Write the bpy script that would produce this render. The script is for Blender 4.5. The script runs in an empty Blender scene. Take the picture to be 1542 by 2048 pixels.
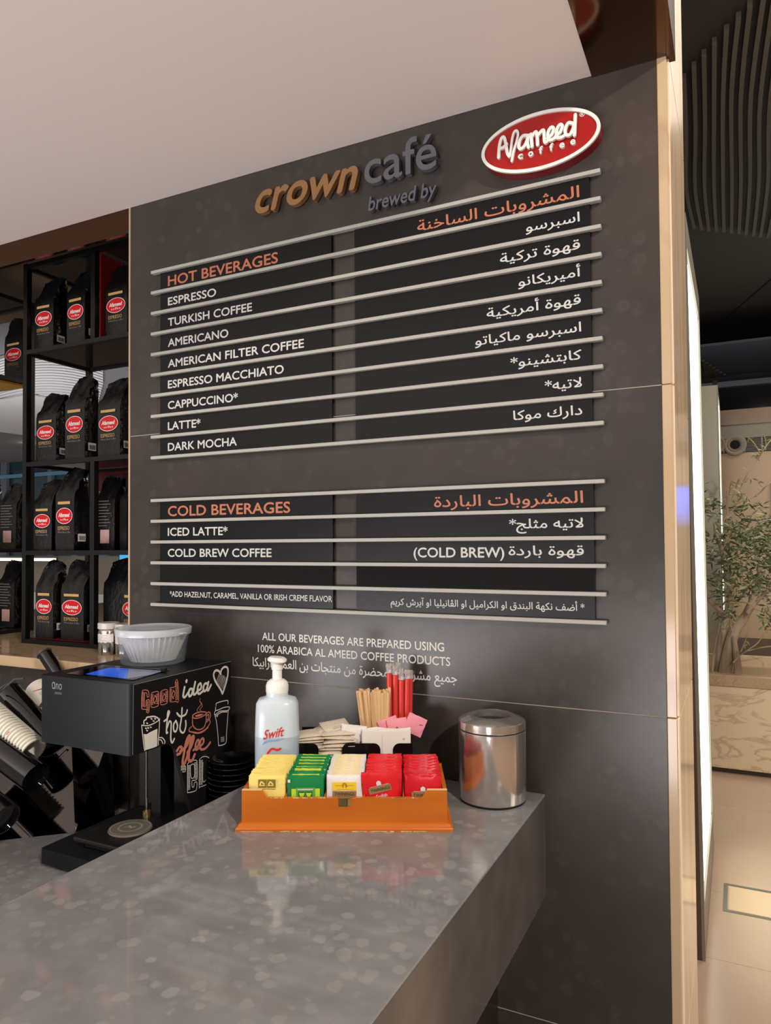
import bpy, bmesh, math, random
from mathutils import Vector, Matrix, noise
random.seed(7)
R = random.random
def U(a, b): return a + (b - a) * R()
sc = bpy.context.scene
COL = sc.collection
# ------------------------------------------------------------------ camera
F, CX, CY, YAW, PIT, ROL = 1439.956, 765.5055, 1053.7278, 0.45753282523, 0.02424074928, -0.00668072920
EYE = Vector((0, 0, 1.58))
_cy, _sy, _cp, _sp, _cr, _sr = math.cos(YAW), math.sin(YAW), math.cos(PIT), math.sin(PIT), math.cos(ROL), math.sin(ROL)
_f = Vector((-_sy * _cp, _cy * _cp, _sp)); _r = Vector((_cy, _sy, 0)); _u = _r.cross(_f)
RT = _r * _cr + _u * _sr; UP = _u * _cr - _r * _sr
cam = bpy.data.cameras.new('camera'); co = bpy.data.objects.new('camera', cam); COL.objects.link(co)
co.matrix_world = Matrix(((RT.x, UP.x, -_f.x, EYE.x), (RT.y, UP.y, -_f.y, EYE.y), (RT.z, UP.z, -_f.z, EYE.z), (0, 0, 0, 1)))
cam.sensor_fit = 'HORIZONTAL'; cam.sensor_width = 36; cam.lens = 36 * F / 1542
cam.shift_x = (771 - CX) / 1542; cam.shift_y = (CY - 1024) / 1542; cam.clip_start = 0.02; cam.clip_end = 200
sc.camera = co
# ------------------------------------------------------------------ world, lights, exposure
sc.view_settings.view_transform = 'Standard'; sc.view_settings.look = 'None'
sc.view_settings.gamma = 1; sc.view_settings.use_curve_mapping = False; sc.view_settings.exposure = 0.0
w = bpy.data.worlds.new('world'); sc.world = w; w.use_nodes = True
w.node_tree.nodes['Background'].inputs[0].default_value = (1.0, 0.92, 0.86, 1)
w.node_tree.nodes['Background'].inputs[1].default_value = 0.26
def area(name, loc, target, sx, sy, power, col):
    l = bpy.data.lights.new(name, 'AREA'); l.shape = 'RECTANGLE'; l.size = sx; l.size_y = sy; l.energy = power; l.color = col
    o = bpy.data.objects.new(name, l); COL.objects.link(o); o.location = loc
    o.rotation_euler = (Vector(target) - Vector(loc)).to_track_quat('-Z', 'Y').to_euler(); return o
def point(name, loc, r, power, col):
    l = bpy.data.lights.new(name, 'POINT'); l.shadow_soft_size = r; l.energy = power; l.color = col
    o = bpy.data.objects.new(name, l); COL.objects.link(o); o.location = loc; return o
WARM = (1.0, 0.92, 0.82)
point('atrium_spot', (1.75, -0.9, 3.18), 0.06, 320, WARM)
area('soffit_fill', (-1.8, -2.6, 0.25), (-1.7, -1.2, 2.5), 4.2, 2.4, 380, (1.0, 0.955, 0.95))  # added fill, not a cafe fitting; brightens the white soffit from below
area('hall_downlight', (1.6, 5.4, 5.0), (0.4, 5.6, 0.0), 2.4, 2.4, 110, (1.0, 0.86, 0.70))
area('jamb_fill', (3.0, 2.3, 4.3), (-.1, 1.7, 1.0), 1.0, 1.0, 70, (1.0, 0.88, 0.74))  # unseen light put in to brighten the jamb slab
area('hall_ceiling_fill', (1.5, 10.8, 3.15), (1.5, 10.8, 6), 4.5, 3.0, 28, (1.0, 0.95, 0.86))  # added upward fill that lifts the dark hall ceiling and its ribs
area('left_hall_fill', (-11.0, 8.0, 0.6), (-13.0, 10.5, 4.4), 4.0, 4.0, 230, (0.95, 0.95, 1.0))  # added from below so the left hall's slatted ceiling comes out bright
# ------------------------------------------------------------------ pixel (1542x2048 photograph) to a point on a real plane
def ray(x, y): return RT * ((x - CX) / F) + UP * (-(y - CY) / F) + _f
def PY(x, y, Y): d = ray(x, y); return EYE + d * ((Y - EYE.y) / d.y)
def PX(x, y, X): d = ray(x, y); return EYE + d * ((X - EYE.x) / d.x)
def PZ(x, y, z): d = ray(x, y); return EYE + d * ((z - EYE.z) / d.z)
# ------------------------------------------------------------------ materials
MATS = {}
def srgb(c):
    return tuple((v / 255 / 12.92) if v / 255 <= 0.04045 else ((v / 255 + 0.055) / 1.055) ** 2.4 for v in c)
def mat(name, rgb, rough=0.5, metal=0.0, spec=0.5, var=None, scale=8.0, bump=0.0, bscale=60.0, emit=None, alpha=None, coat=0.0, trans=0.0, aniso=None, sss=0.0, stretch=(1, 1, 1)):
    if name in MATS: return MATS[name]
    m = bpy.data.materials.new(name); m.use_nodes = True; MATS[name] = m
    nt = m.node_tree; b = nt.nodes['Principled BSDF']; L = nt.links.new
    c = srgb(rgb) + (1,)
    b.inputs['Base Color'].default_value = c; b.inputs['Roughness'].default_value = rough
    b.inputs['Metallic'].default_value = metal; b.inputs['Specular IOR Level'].default_value = spec
    b.inputs['Coat Weight'].default_value = coat; b.inputs['Coat Roughness'].default_value = 0.05
    b.inputs['Transmission Weight'].default_value = trans
    if sss: b.inputs['Subsurface Weight'].default_value = sss; b.inputs['Subsurface Radius'].default_value = (.01, .01, .01)
    if alpha is not None: b.inputs['Alpha'].default_value = alpha
    if emit: b.inputs['Emission Color'].default_value = srgb(emit[0]) + (1,); b.inputs['Emission Strength'].default_value = emit[1]
    if var or bump:
        tc = nt.nodes.new('ShaderNodeTexCoord'); mp = nt.nodes.new('ShaderNodeMapping'); mp.inputs['Scale'].default_value = stretch
        L(tc.outputs['Object'], mp.inputs['Vector'])
    if var:
        n = nt.nodes.new('ShaderNodeTexNoise'); n.inputs['Scale'].default_value = scale; n.inputs['Detail'].default_value = 6
        L(mp.outputs[0], n.inputs['Vector'])
        r = nt.nodes.new('ShaderNodeValToRGB'); r.color_ramp.elements[0].position = 0.32; r.color_ramp.elements[1].position = 0.68
        r.color_ramp.elements[0].color = c; r.color_ramp.elements[1].color = srgb(var) + (1,)
        L(n.outputs['Fac'], r.inputs[0]); L(r.outputs[0], b.inputs['Base Color'])
    if bump:
        n2 = nt.nodes.new('ShaderNodeTexNoise'); n2.inputs['Scale'].default_value = bscale; n2.inputs['Detail'].default_value = 4
        L(mp.outputs[0], n2.inputs['Vector']); bp = nt.nodes.new('ShaderNodeBump'); bp.inputs['Strength'].default_value = bump; bp.inputs['Distance'].default_value = 0.004
        L(n2.outputs['Fac'], bp.inputs['Height']); L(bp.outputs[0], b.inputs['Normal'])
    return m
def film(name, rgb, fac, rough=0.15, bump=0.0, bscale=80):   # thin see-through plastic: transparent mixed with a glossy dielectric
    m = mat(name, rgb, rough, bump=bump, bscale=bscale); nt = m.node_tree; b = nt.nodes['Principled BSDF']
    t = nt.nodes.new('ShaderNodeBsdfTransparent'); t.inputs[0].default_value = tuple(0.5 + 0.5 * v for v in srgb(rgb)) + (1,)
    mx = nt.nodes.new('ShaderNodeMixShader'); mx.inputs[0].default_value = fac
    nt.links.new(t.outputs[0], mx.inputs[1]); nt.links.new(b.outputs[0], mx.inputs[2])
    nt.links.new(mx.outputs[0], nt.nodes['Material Output'].inputs[0]); return m
def stone(name, base, chip, dark, scale, rough, chipamt=0.5, stretch=(1, 1, 1), speck=True):
    """engineered stone: voronoi chips over a fine ground"""
    m = mat(name, base, rough); nt = m.node_tree; b = nt.nodes['Principled BSDF']; L = nt.links.new
    tc = nt.nodes.new('ShaderNodeTexCoord'); mp = nt.nodes.new('ShaderNodeMapping'); mp.inputs['Scale'].default_value = stretch
    L(tc.outputs['Object'], mp.inputs['Vector'])
    wn = nt.nodes.new('ShaderNodeTexNoise'); wn.inputs['Scale'].default_value = scale * 1.5
    mixv = nt.nodes.new('ShaderNodeMix'); mixv.data_type = 'VECTOR'; mixv.inputs['Factor'].default_value = 0.012
    L(mp.outputs[0], wn.inputs['Vector']); L(mp.outputs[0], mixv.inputs[4]); L(wn.outputs['Color'], mixv.inputs[5])
    v = nt.nodes.new('ShaderNodeTexVoronoi'); v.inputs['Scale'].default_value = scale; v.inputs['Randomness'].default_value = 1
    L(mixv.outputs[1], v.inputs['Vector'])
    edge = nt.nodes.new('ShaderNodeMapRange'); edge.inputs['From Min'].default_value = 0.46; edge.inputs['From Max'].default_value = 0.36
    L(v.outputs['Distance'], edge.inputs['Value'])
    sep = nt.nodes.new('ShaderNodeSeparateColor'); L(v.outputs['Color'], sep.inputs[0])
    gt = nt.nodes.new('ShaderNodeMapRange'); gt.inputs['From Min'].default_value = 1 - chipamt; gt.inputs['From Max'].default_value = 1.0
    L(sep.outputs[0], gt.inputs['Value'])
    mul = nt.nodes.new('ShaderNodeMath'); mul.operation = 'MULTIPLY'; L(edge.outputs[0], mul.inputs[0]); L(gt.outputs[0], mul.inputs[1])
    n = nt.nodes.new('ShaderNodeTexNoise'); n.inputs['Scale'].default_value = scale * 0.35; n.inputs['Detail'].default_value = 8
    L(mp.outputs[0], n.inputs['Vector'])
    rp = nt.nodes.new('ShaderNodeValToRGB'); rp.color_ramp.elements[0].position = .35; rp.color_ramp.elements[1].position = .65
    rp.color_ramp.elements[0].color = srgb(dark) + (1,); rp.color_ramp.elements[1].color = srgb(base) + (1,); L(n.outputs['Fac'], rp.inputs[0])
    mc = nt.nodes.new('ShaderNodeMix'); mc.data_type = 'RGBA'; L(mul.outputs[0], mc.inputs[0]); L(rp.outputs[0], mc.inputs[6]); mc.inputs[7].default_value = srgb(chip) + (1,)
    L(mc.outputs[2], b.inputs['Base Color']); return m
def marble(name, base, vein, rough, scale=2.0, stretch=(1, 1, 1), width=.035):
    m = mat(name, base, rough); nt = m.node_tree; b = nt.nodes['Principled BSDF']; L = nt.links.new
    tc = nt.nodes.new('ShaderNodeTexCoord'); mp = nt.nodes.new('ShaderNodeMapping'); mp.inputs['Scale'].default_value = stretch; L(tc.outputs['Object'], mp.inputs['Vector'])
    n = nt.nodes.new('ShaderNodeTexNoise'); n.inputs['Scale'].default_value = scale; n.inputs['Detail'].default_value = 8; n.inputs['Distortion'].default_value = 1.2; L(mp.outputs[0], n.inputs['Vector'])
    s = nt.nodes.new('ShaderNodeMath'); s.operation = 'SUBTRACT'; s.inputs[1].default_value = 0.5; L(n.outputs['Fac'], s.inputs[0])
    a = nt.nodes.new('ShaderNodeMath'); a.operation = 'ABSOLUTE'; L(s.outputs[0], a.inputs[0])
    mr = nt.nodes.new('ShaderNodeMapRange'); mr.inputs['From Min'].default_value = 0; mr.inputs['From Max'].default_value = width; mr.inputs['To Min'].default_value = 0.6; mr.inputs['To Max'].default_value = 0; L(a.outputs[0], mr.inputs['Value'])
    mc = nt.nodes.new('ShaderNodeMix'); mc.data_type = 'RGBA'; L(mr.outputs[0], mc.inputs[0]); mc.inputs[6].default_value = srgb(base) + (1,); mc.inputs[7].default_value = srgb(vein) + (1,)
    L(mc.outputs[2], b.inputs['Base Color']); return m
M_WALL = stone('dark_wall_tile', (60, 54, 50), (64, 58, 54), (54, 49, 46), 34, 0.24, .5)
M_WALL.node_tree.nodes['Principled BSDF'].inputs['Specular IOR Level'].default_value = .32
M_JOINT = mat('joint', (150, 138, 126), .9)
M_TILEEDGE = mat('tile_edge', (168, 146, 120), .6)
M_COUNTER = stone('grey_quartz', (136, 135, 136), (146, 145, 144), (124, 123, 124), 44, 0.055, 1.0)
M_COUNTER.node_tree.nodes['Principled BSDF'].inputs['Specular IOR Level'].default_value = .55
M_WHITECEIL = mat('white_soffit_paint', (225, 214, 208), .62)
M_BRONZE = mat('bronze_mirror', (84, 58, 40), .10, 0.9)
M_BEIGE = marble('beige_stone', (182, 156, 124), (156, 128, 96), .12, 2.5, (1, 1, .35))
M_SLAB = marble('pale_jamb_stone', (226, 202, 172), (196, 164, 126), .16, 2.5, (1, 1, .35))
M_MARBLE = marble('planter_marble', (228, 205, 172), (176, 140, 104), .3, 2.2, (1, 1, 3))
M_FLOOR = mat('floor_tile', (188, 164, 142), .22, var=(197, 174, 152), scale=1.5)
M_BLACKMET = mat('black_metal', (14, 15, 14), .38, 0.3, bump=.05)
M_BLACKGLOSS = mat('black_gloss', (9, 9, 10), .06, coat=.5)
M_BAG = mat('black_foil_bag', (9, 8, 8), .38, spec=.5, bump=.5, bscale=70)
M_BAGSIDE = mat('black_foil_gloss', (10, 10, 11), .16, bump=.9, bscale=50)
M_RED = mat('logo_red', (186, 12, 24), .3)
M_WHITE = mat('white_print', (216, 212, 206), .5)
M_GOLD = mat('gold_print', (176, 142, 84), .45)
M_GREYPRINT = mat('grey_print', (120, 112, 100), .5)
M_STEEL = mat('brushed_steel', (226, 220, 214), .2, .92, bump=.12, bscale=120, stretch=(1, 1, .02))
M_STEELP = mat('polished_steel', (200, 196, 190), .12, 1.0)
M_TEXTW = mat('menu_white_lettering', (190, 187, 182), .5)
M_TEXTO = mat('menu_copper_lettering', (172, 102, 72), .45)
M_RAIL = mat('rail_aluminium_paint', (160, 158, 150), .45)
M_STRIP = mat('black_menu_strip', (13, 12, 14), .3, spec=.25)
M_STRIPG = mat('black_gloss_strip', (6, 5, 6), .05, coat=.5)
# ------------------------------------------------------------------ mesh helpers
def tag(o, label=None, cat=None, group=None, kind=None):
    if label: o['label'] = label
    if cat: o['category'] = cat
    if group: o['group'] = group
    if kind: o['kind'] = kind
    return o
def thing(name, label, cat, loc=(0, 0, 0), rz=0, group=None, kind=None):
    o = bpy.data.objects.new(name, None); COL.objects.link(o); o.location = loc; o.rotation_euler = (0, 0, rz)
    o.empty_display_size = .02
    return tag(o, label, cat, group, kind)
def wmat(o):
    m = Matrix.Identity(4)
    while o is not None:
        m = o.matrix_basis @ m; o = o.parent
    return m
class MB:
    def __init__(s): s.v = []; s.f = []; s.m = []; s.mi = 0
    def add(s, vs, fs):
        n = len(s.v); s.v += [Vector(p) for p in vs]; s.f += [tuple(i + n for i in f) for f in fs]; s.m += [s.mi] * len(fs); return s
    def quad(s, a, b, c, d): return s.add([a, b, c, d], [(0, 1, 2, 3)])
    def box(s, x0, x1, y0, y1, z0, z1):
        return s.add([(x0, y0, z0), (x1, y0, z0), (x1, y1, z0), (x0, y1, z0), (x0, y0, z1), (x1, y0, z1), (x1, y1, z1), (x0, y1, z1)],
                     [(0, 3, 2, 1), (4, 5, 6, 7), (0, 1, 5, 4), (1, 2, 6, 5), (2, 3, 7, 6), (3, 0, 4, 7)])
    def rbox(s, x0, x1, y0, y1, z0, z1, r=.002, seg=2, vert_only=False):
        bm = bmesh.new(); bmesh.ops.create_cube(bm, size=1)
        for v in bm.verts: v.co = Vector((x0 + (v.co.x + .5) * (x1 - x0), y0 + (v.co.y + .5) * (y1 - y0), z0 + (v.co.z + .5) * (z1 - z0)))
        es = [e for e in bm.edges if (not vert_only) or abs(e.verts[0].co.z - e.verts[1].co.z) > 1e-6]
        bmesh.ops.bevel(bm, geom=es, offset=r, segments=seg, profile=.5, affect='EDGES'); return s.bm(bm)
    def bm(s, bm, M=None):
        bm.verts.index_update()
        s.add([(M @ v.co if M else v.co.copy()) for v in bm.verts], [[v.index for v in f.verts] for f in bm.faces]); bm.free(); return s
    def prism(s, pts, d, front=True):        # pts: 3D loop; d: extrusion vector
        d = Vector(d); n = len(pts); a = [Vector(p) for p in pts]; b = [p + d for p in a]
        fs = [tuple(range(n)), tuple(range(2 * n - 1, n - 1, -1))] + [(i, i + n, (i + 1) % n + n, (i + 1) % n) for i in range(n)]
        return s.add(a + b, fs)
    def cyl(s, p0, p1, r0, r1=None, n=12, caps=True):
        r1 = r0 if r1 is None else r1; p0 = Vector(p0); p1 = Vector(p1); z = (p1 - p0).normalized()
        x = z.orthogonal().normalized(); y = z.cross(x); vs = []
        for p, r in ((p0, r0), (p1, r1)):
            for i in range(n): t = 2 * math.pi * i / n; vs.append(p + x * (r * math.cos(t)) + y * (r * math.sin(t)))
        fs = [(i, (i + 1) % n, (i + 1) % n + n, i + n) for i in range(n)]
        if caps: fs += [tuple(range(n - 1, -1, -1)), tuple(range(n, 2 * n))]
        return s.add(vs, fs)
    def lathe(s, prof, c=(0, 0, 0), n=32, M=None, sx=1, sy=1, flute=0, fn=0, closed=False):   # prof: (r, z) list
        c = Vector(c); vs = []; k = len(prof)
        for r, z in prof:
            for i in range(n):
                t = 2 * math.pi * i / n; rr = r * (1 + (flute * (1 if i % 2 else -1) if flute else 0))
                p = Vector((rr * math.cos(t) * sx, rr * math.sin(t) * sy, z)); p = (M @ p) if M else p; vs.append(c + p)
        fs = [(j * n + i, j * n + (i + 1) % n, (j + 1) * n + (i + 1) % n, (j + 1) * n + i) for j in range(k - 1) for i in range(n)]
        if prof[0][0] > 1e-6 and not closed: fs.append(tuple(range(n - 1, -1, -1)))
        if prof[-1][0] > 1e-6 and not closed: fs.append(tuple((k - 1) * n + i for i in range(n)))
        return s.add(vs, fs)
    def tube(s, pts, rs, n=8):
        pts = [Vector(p) for p in pts]; k = len(pts); rs = rs if isinstance(rs, (list, tuple)) else [rs] * k; vs = []; x = None
        for i, p in enumerate(pts):
            t = (pts[min(i + 1, k - 1)] - pts[max(i - 1, 0)]).normalized()
            x = t.orthogonal().normalized() if x is None else (x - t * x.dot(t)).normalized()
            y = t.cross(x)
            for j in range(n): a = 2 * math.pi * j / n; vs.append(p + x * (rs[i] * math.cos(a)) + y * (rs[i] * math.sin(a)))
        fs = [(j * n + i, j * n + (i + 1) % n, (j + 1) * n + (i + 1) % n, (j + 1) * n + i) for j in range(k - 1) for i in range(n)]
        fs += [tuple(range(n - 1, -1, -1)), tuple((k - 1) * n + i for i in range(n))]
        return s.add(vs, fs)
    def ribbon(s, pts, wd, nrm, lift=0.0, thick=0.0):       # flat stroke with round ends on a plane of normal nrm
        nrm = Vector(nrm).normalized(); k = len(pts); pts = [Vector(p) + nrm * (lift + i * 1.2e-5) for i, p in enumerate(pts)]
        L = []; Rr = []
        for i, p in enumerate(pts):
            t = (pts[min(i + 1, k - 1)] - pts[max(i - 1, 0)]); t = t - nrm * t.dot(nrm)
            if t.length < 1e-9: t = nrm.orthogonal()
            t.normalize(); b = nrm.cross(t); h = (wd[i] if isinstance(wd, (list, tuple)) else wd) / 2
            L.append(p + b * h); Rr.append(p - b * h)
            if i in (0, k - 1):
                sg = -1 if i == 0 else 1
                e = [p + (b * math.cos(a) + t * sg * math.sin(a)) * h for a in [math.pi * q / 6 for q in range(7)]]
                cap = e
                if i == 0: c0 = e
                else: c1 = e
        loop = list(reversed(c0[1:-1])) if False else []
        poly = L + c1[1:-1] + Rr[::-1] + [x for x in c0[::-1][1:-1]]
        n0 = len(L); m = len(poly)
        fs = []
        vs = L + Rr + c0 + c1
        fs += [(i, i + k, i + 1 + k, i + 1) for i in range(k - 1)]
        fs.append(tuple(range(2 * k, 2 * k + 7))); fs.append(tuple(range(2 * k + 13, 2 * k + 6, -1)))
        if thick:
            nn = len(vs); vs2 = vs + [v - nrm * thick for v in vs]
            side = [(i, i + 1, i + 1 + nn, i + nn) for i in range(k - 1)] + [(i + k + 1, i + k, i + k + nn, i + k + 1 + nn) for i in range(k - 1)]
            side += [(2 * k + i + 1, 2 * k + i, 2 * k + i + nn, 2 * k + i + 1 + nn) for i in range(6)] + [(2 * k + 7 + i, 2 * k + 8 + i, 2 * k + 8 + i + nn, 2 * k + 7 + i + nn) for i in range(6)]
            return s.add(vs2, fs + side)
        return s.add(vs, fs)
    def build(s, name, m, parent=None, smooth=False, world=False, recalc=True, kind=None, label=None):
        me = bpy.data.meshes.new(name); vs = s.v
        if world and parent is not None:
            inv = wmat(parent).inverted(); vs = [inv @ v for v in vs]
        me.from_pydata([tuple(v) for v in vs], [], s.f)
        for q in (m if isinstance(m, (list, tuple)) else [m]): me.materials.append(q)
        if isinstance(m, (list, tuple)): me.polygons.foreach_set('material_index', s.m)
        if recalc:
            b = bmesh.new(); b.from_mesh(me); bmesh.ops.recalc_face_normals(b, faces=b.faces); b.to_mesh(me); b.free()
        if smooth:
            me.polygons.foreach_set('use_smooth', [True] * len(me.polygons))
            try: me.set_sharp_from_angle(angle=math.radians(smooth if smooth > 1 else 38))
            except Exception: pass
        me.update(); o = bpy.data.objects.new(name, me); COL.objects.link(o)
        if parent is not None: o.parent = parent
        if kind: o['kind'] = kind
        if label: o['label'] = label
        return o
def smoothpts(pts, k=6):       # Catmull-Rom through 2D/3D points
    P = [Vector(p) for p in pts]
    if len(P) < 3: return P
    out = []
    for i in range(len(P) - 1):
        a, b, c, d = P[max(i - 1, 0)], P[i], P[i + 1], P[min(i + 2, len(P) - 1)]
        for j in range(k):
            t = j / k; out.append(0.5 * ((2 * b) + (c - a) * t + (2 * a - 5 * b + 4 * c - d) * t * t + (3 * b - a - 3 * c + d) * t ** 3))
    out.append(P[-1]); return out
def dup(o, parent=None):
    c = o.copy(); COL.objects.link(c)
    if parent is not None: c.parent = parent
    for ch in list(o.children): dup(ch, c)
    return c
# text -> meshes, glyph by glyph, contour by contour (overlapping outlines never cancel); emboldened by shifted copies, each on its own level
from mathutils.geometry import tessellate_polygon, delaunay_2d_cdt
TX = {}; GC = {}; ADV = {}
def _textobj(body, res=3):
    c = bpy.data.curves.new('t', 'FONT'); c.body = body; c.resolution_u = res
    o = bpy.data.objects.new('t', c); COL.objects.link(o); dg = bpy.context.evaluated_depsgraph_get(); dg.update(); return o, c, dg
def inside(p, P):
    r = False
    for a in range(len(P)):
        x, y = P[a - 1], P[a]
        if (x.y > p.y) != (y.y > p.y) and p.x < (y.x - x.x) * (p.y - x.y) / (y.y - x.y) + x.x: r = not r
    return r
def glyph(ch, res=3):
    """[(outer, [holes])] as 2D point lists"""
    if (ch, res) in GC: return GC[ch, res]
    o, c, dg = _textobj(ch, res); cu = o.to_curve(dg); cont = []
    for sp_ in cu.splines:
        P = []
        if sp_.type == 'BEZIER':
            bp = sp_.bezier_points; n = len(bp)
            for a in range(n):
                p, q = bp[a], bp[(a + 1) % n]; p0, p1, p2, p3 = p.co.xy, p.handle_right.xy, q.handle_left.xy, q.co.xy
                straight = (p1 - p0).cross(p3 - p0) ** 2 < 1e-9 and (p2 - p0).cross(p3 - p0) ** 2 < 1e-9; k = 1 if straight else res
                for b in range(k): t = b / k; u = 1 - t; P.append(p0 * u ** 3 + p1 * 3 * u * u * t + p2 * 3 * u * t * t + p3 * t ** 3)
        else: P = [p.co.xy.copy() for p in sp_.points]
        Q = [p for a, p in enumerate(P) if (p - P[a - 1]).length > 1e-6]
        if len(Q) > 2: cont.append(Q)
    o.to_curve_clear(); bpy.data.objects.remove(o); bpy.data.curves.remove(c)
    ar = lambda P: sum(P[a - 1].cross(P[a]) for a in range(len(P))) / 2
    res_ = []
    if cont:
        sg_ = math.copysign(1, ar(max(cont, key=lambda P: abs(ar(P))))); outs = [P for P in cont if ar(P) * sg_ > 0]; holes = [P for P in cont if ar(P) * sg_ <= 0]
        res_ = [(P, []) for P in outs]
        for h in holes:
            cand = [q for q in res_ if inside(h[0], q[0])]
            if cand: min(cand, key=lambda q: abs(ar(q[0])))[1].append(h)
    GC[ch, res] = res_; return res_
def right(body): o, c, dg = _textobj(body, 1); cu = o.to_curve(dg); m = max([p.co.x for s_ in cu.splines for p in (s_.bezier_points if s_.type == 'BEZIER' else s_.points)]); o.to_curve_clear(); bpy.data.objects.remove(o); bpy.data.curves.remove(c); return m
def advance(ch):
    if ch not in ADV:
        pb = chr(0xFE8D) if ord(ch) > 0x600 else 'l'
        if pb not in GC: GC[pb] = right(pb)
        ADV[ch] = right(ch + pb) - GC[pb]
    return ADV[ch]
LV = {}
def text_data(body, off=0.0, shear=0.0, ext=0.0, spacing=1.0, res=3):
    key = (body, off, shear, ext, spacing, res)
    if key in TX: return TX[key]
    V = []; Fc = []; lv = []; ox = 0
    for ch in body:
        if ch != ' ':
            for ci, (P, H) in enumerate(glyph(ch, res)):
                polys = [P] + H; flat = [p for q in polys for p in q]; nf = len(flat)
                want = abs(sum(P[a - 1].cross(P[a]) for a in range(len(P)))) / 2 - sum(abs(sum(h[a - 1].cross(h[a]) for a in range(len(h)))) / 2 for h in H); best = None
                for tr_ in range(8):
                    tt = tessellate_polygon([[Vector((p.x + (.0004 * math.sin(91.7 * i_ + tr_) if tr_ else 0), p.y + (.0004 * math.cos(57.3 * i_ + tr_) if tr_ else 0), 0)) for i_, p in enumerate(q)] for q in polys])
                    er = abs(sum(abs((flat[t[1]] - flat[t[0]]).cross(flat[t[2]] - flat[t[0]])) / 2 for t in tt) - want)
                    if best is None or er < best[0]: best = (er, tt)
                    if er < want * .02: break
                if best[0] > want * .03 and not ext:
                    es = []; k_ = 0
                    for q in polys: es += [(k_ + e_, k_ + (e_ + 1) % len(q)) for e_ in range(len(q))]; k_ += len(q)
                    out_ = delaunay_2d_cdt([Vector((p.x, p.y)) for p in flat], es, [], 0, 1e-7)
                    flat = [Vector(q) for q in out_[0]]; nf = len(flat)
                    def wn(p):
                        w_ = 0
                        for q in polys:
                            for a in range(len(q)):
                                x, y = q[a - 1], q[a]
                                if (x.y > p.y) != (y.y > p.y) and p.x < (y.x - x.x) * (p.y - x.y) / (y.y - x.y) + x.x: w_ += 1 if y.y > x.y else -1
                        return w_
                    best = (0, [t for t in out_[2] if wn((flat[t[0]] + flat[t[1]] + flat[t[2]]) / 3)])
                tris = best[1]
                for j, (a, b) in enumerate(((0, 0), (-1, 0), (1, 0), (0, -1), (0, 1)) if off else ((0, 0),)):
                    n = len(V); base = [Vector((p.x + ox + a * off + (p.y + b * off) * shear, p.y + b * off, 0)) for p in flat]
                    if ext:
                        V += [v + Vector((0, 0, ext)) for v in base] + [v - Vector((0, 0, ext)) for v in base]; lv += [j + ci * .3] * (2 * nf)
                        Fc += [tuple(q + n for q in t) for t in tris]; k0 = n
                        for q in polys:
                            m_ = len(q); Fc += [(k0 + e, k0 + (e + 1) % m_, k0 + (e + 1) % m_ + nf, k0 + e + nf) for e in range(m_)]; k0 += m_
                    else: V += base; lv += [j + ci * .3] * nf; Fc += [tuple(q + n for q in t) for t in tris]
        ox += advance(ch) * spacing
    TX[key] = (V, Fc); LV[key] = lv; return TX[key]
def levels(body, off, shear, ext, spacing, res): return LV.get((body, off, shear, ext, spacing, res))
def bbox(vs): xs = [v.x for v in vs]; ys = [v.y for v in vs]; return min(xs), max(xs), min(ys), max(ys)
def put_text(mb, body, org, u, v, width, height, ref='H', off=0.0, shear=0.0, depth=0.0, spacing=1.0, lift=0.0004, res=3, right=False):
    """body on the plane org,u,v ; width = full width in metres (None: keep proportion); height = height of ref glyph; org = left (or right) end of the baseline"""
    vs, fs = text_data(body, off, shear, 0.5 if depth else 0.0, spacing, res)
    if not vs: return
    x0, x1, y0, y1 = bbox(vs); rb = bbox(text_data(ref, off, 0, 0, 1, res)[0]); sy = height / (rb[3] - rb[2])
    sx = sy if width is None else width / (x1 - x0)
    u = Vector(u); v = Vector(v); n = u.cross(v); org = Vector(org); xo = x1 if right else x0
    lv = levels(body, off, shear, 0.5 if depth else 0.0, spacing, res) or [0] * len(vs)
    mb.add([org + u * ((p.x - xo) * sx) + v * ((p.y) * sy) + n * ((lift + (p.z + .5) * depth if depth else lift) + l_ * 4e-5) for p, l_ in zip(vs, lv)], fs)
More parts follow.
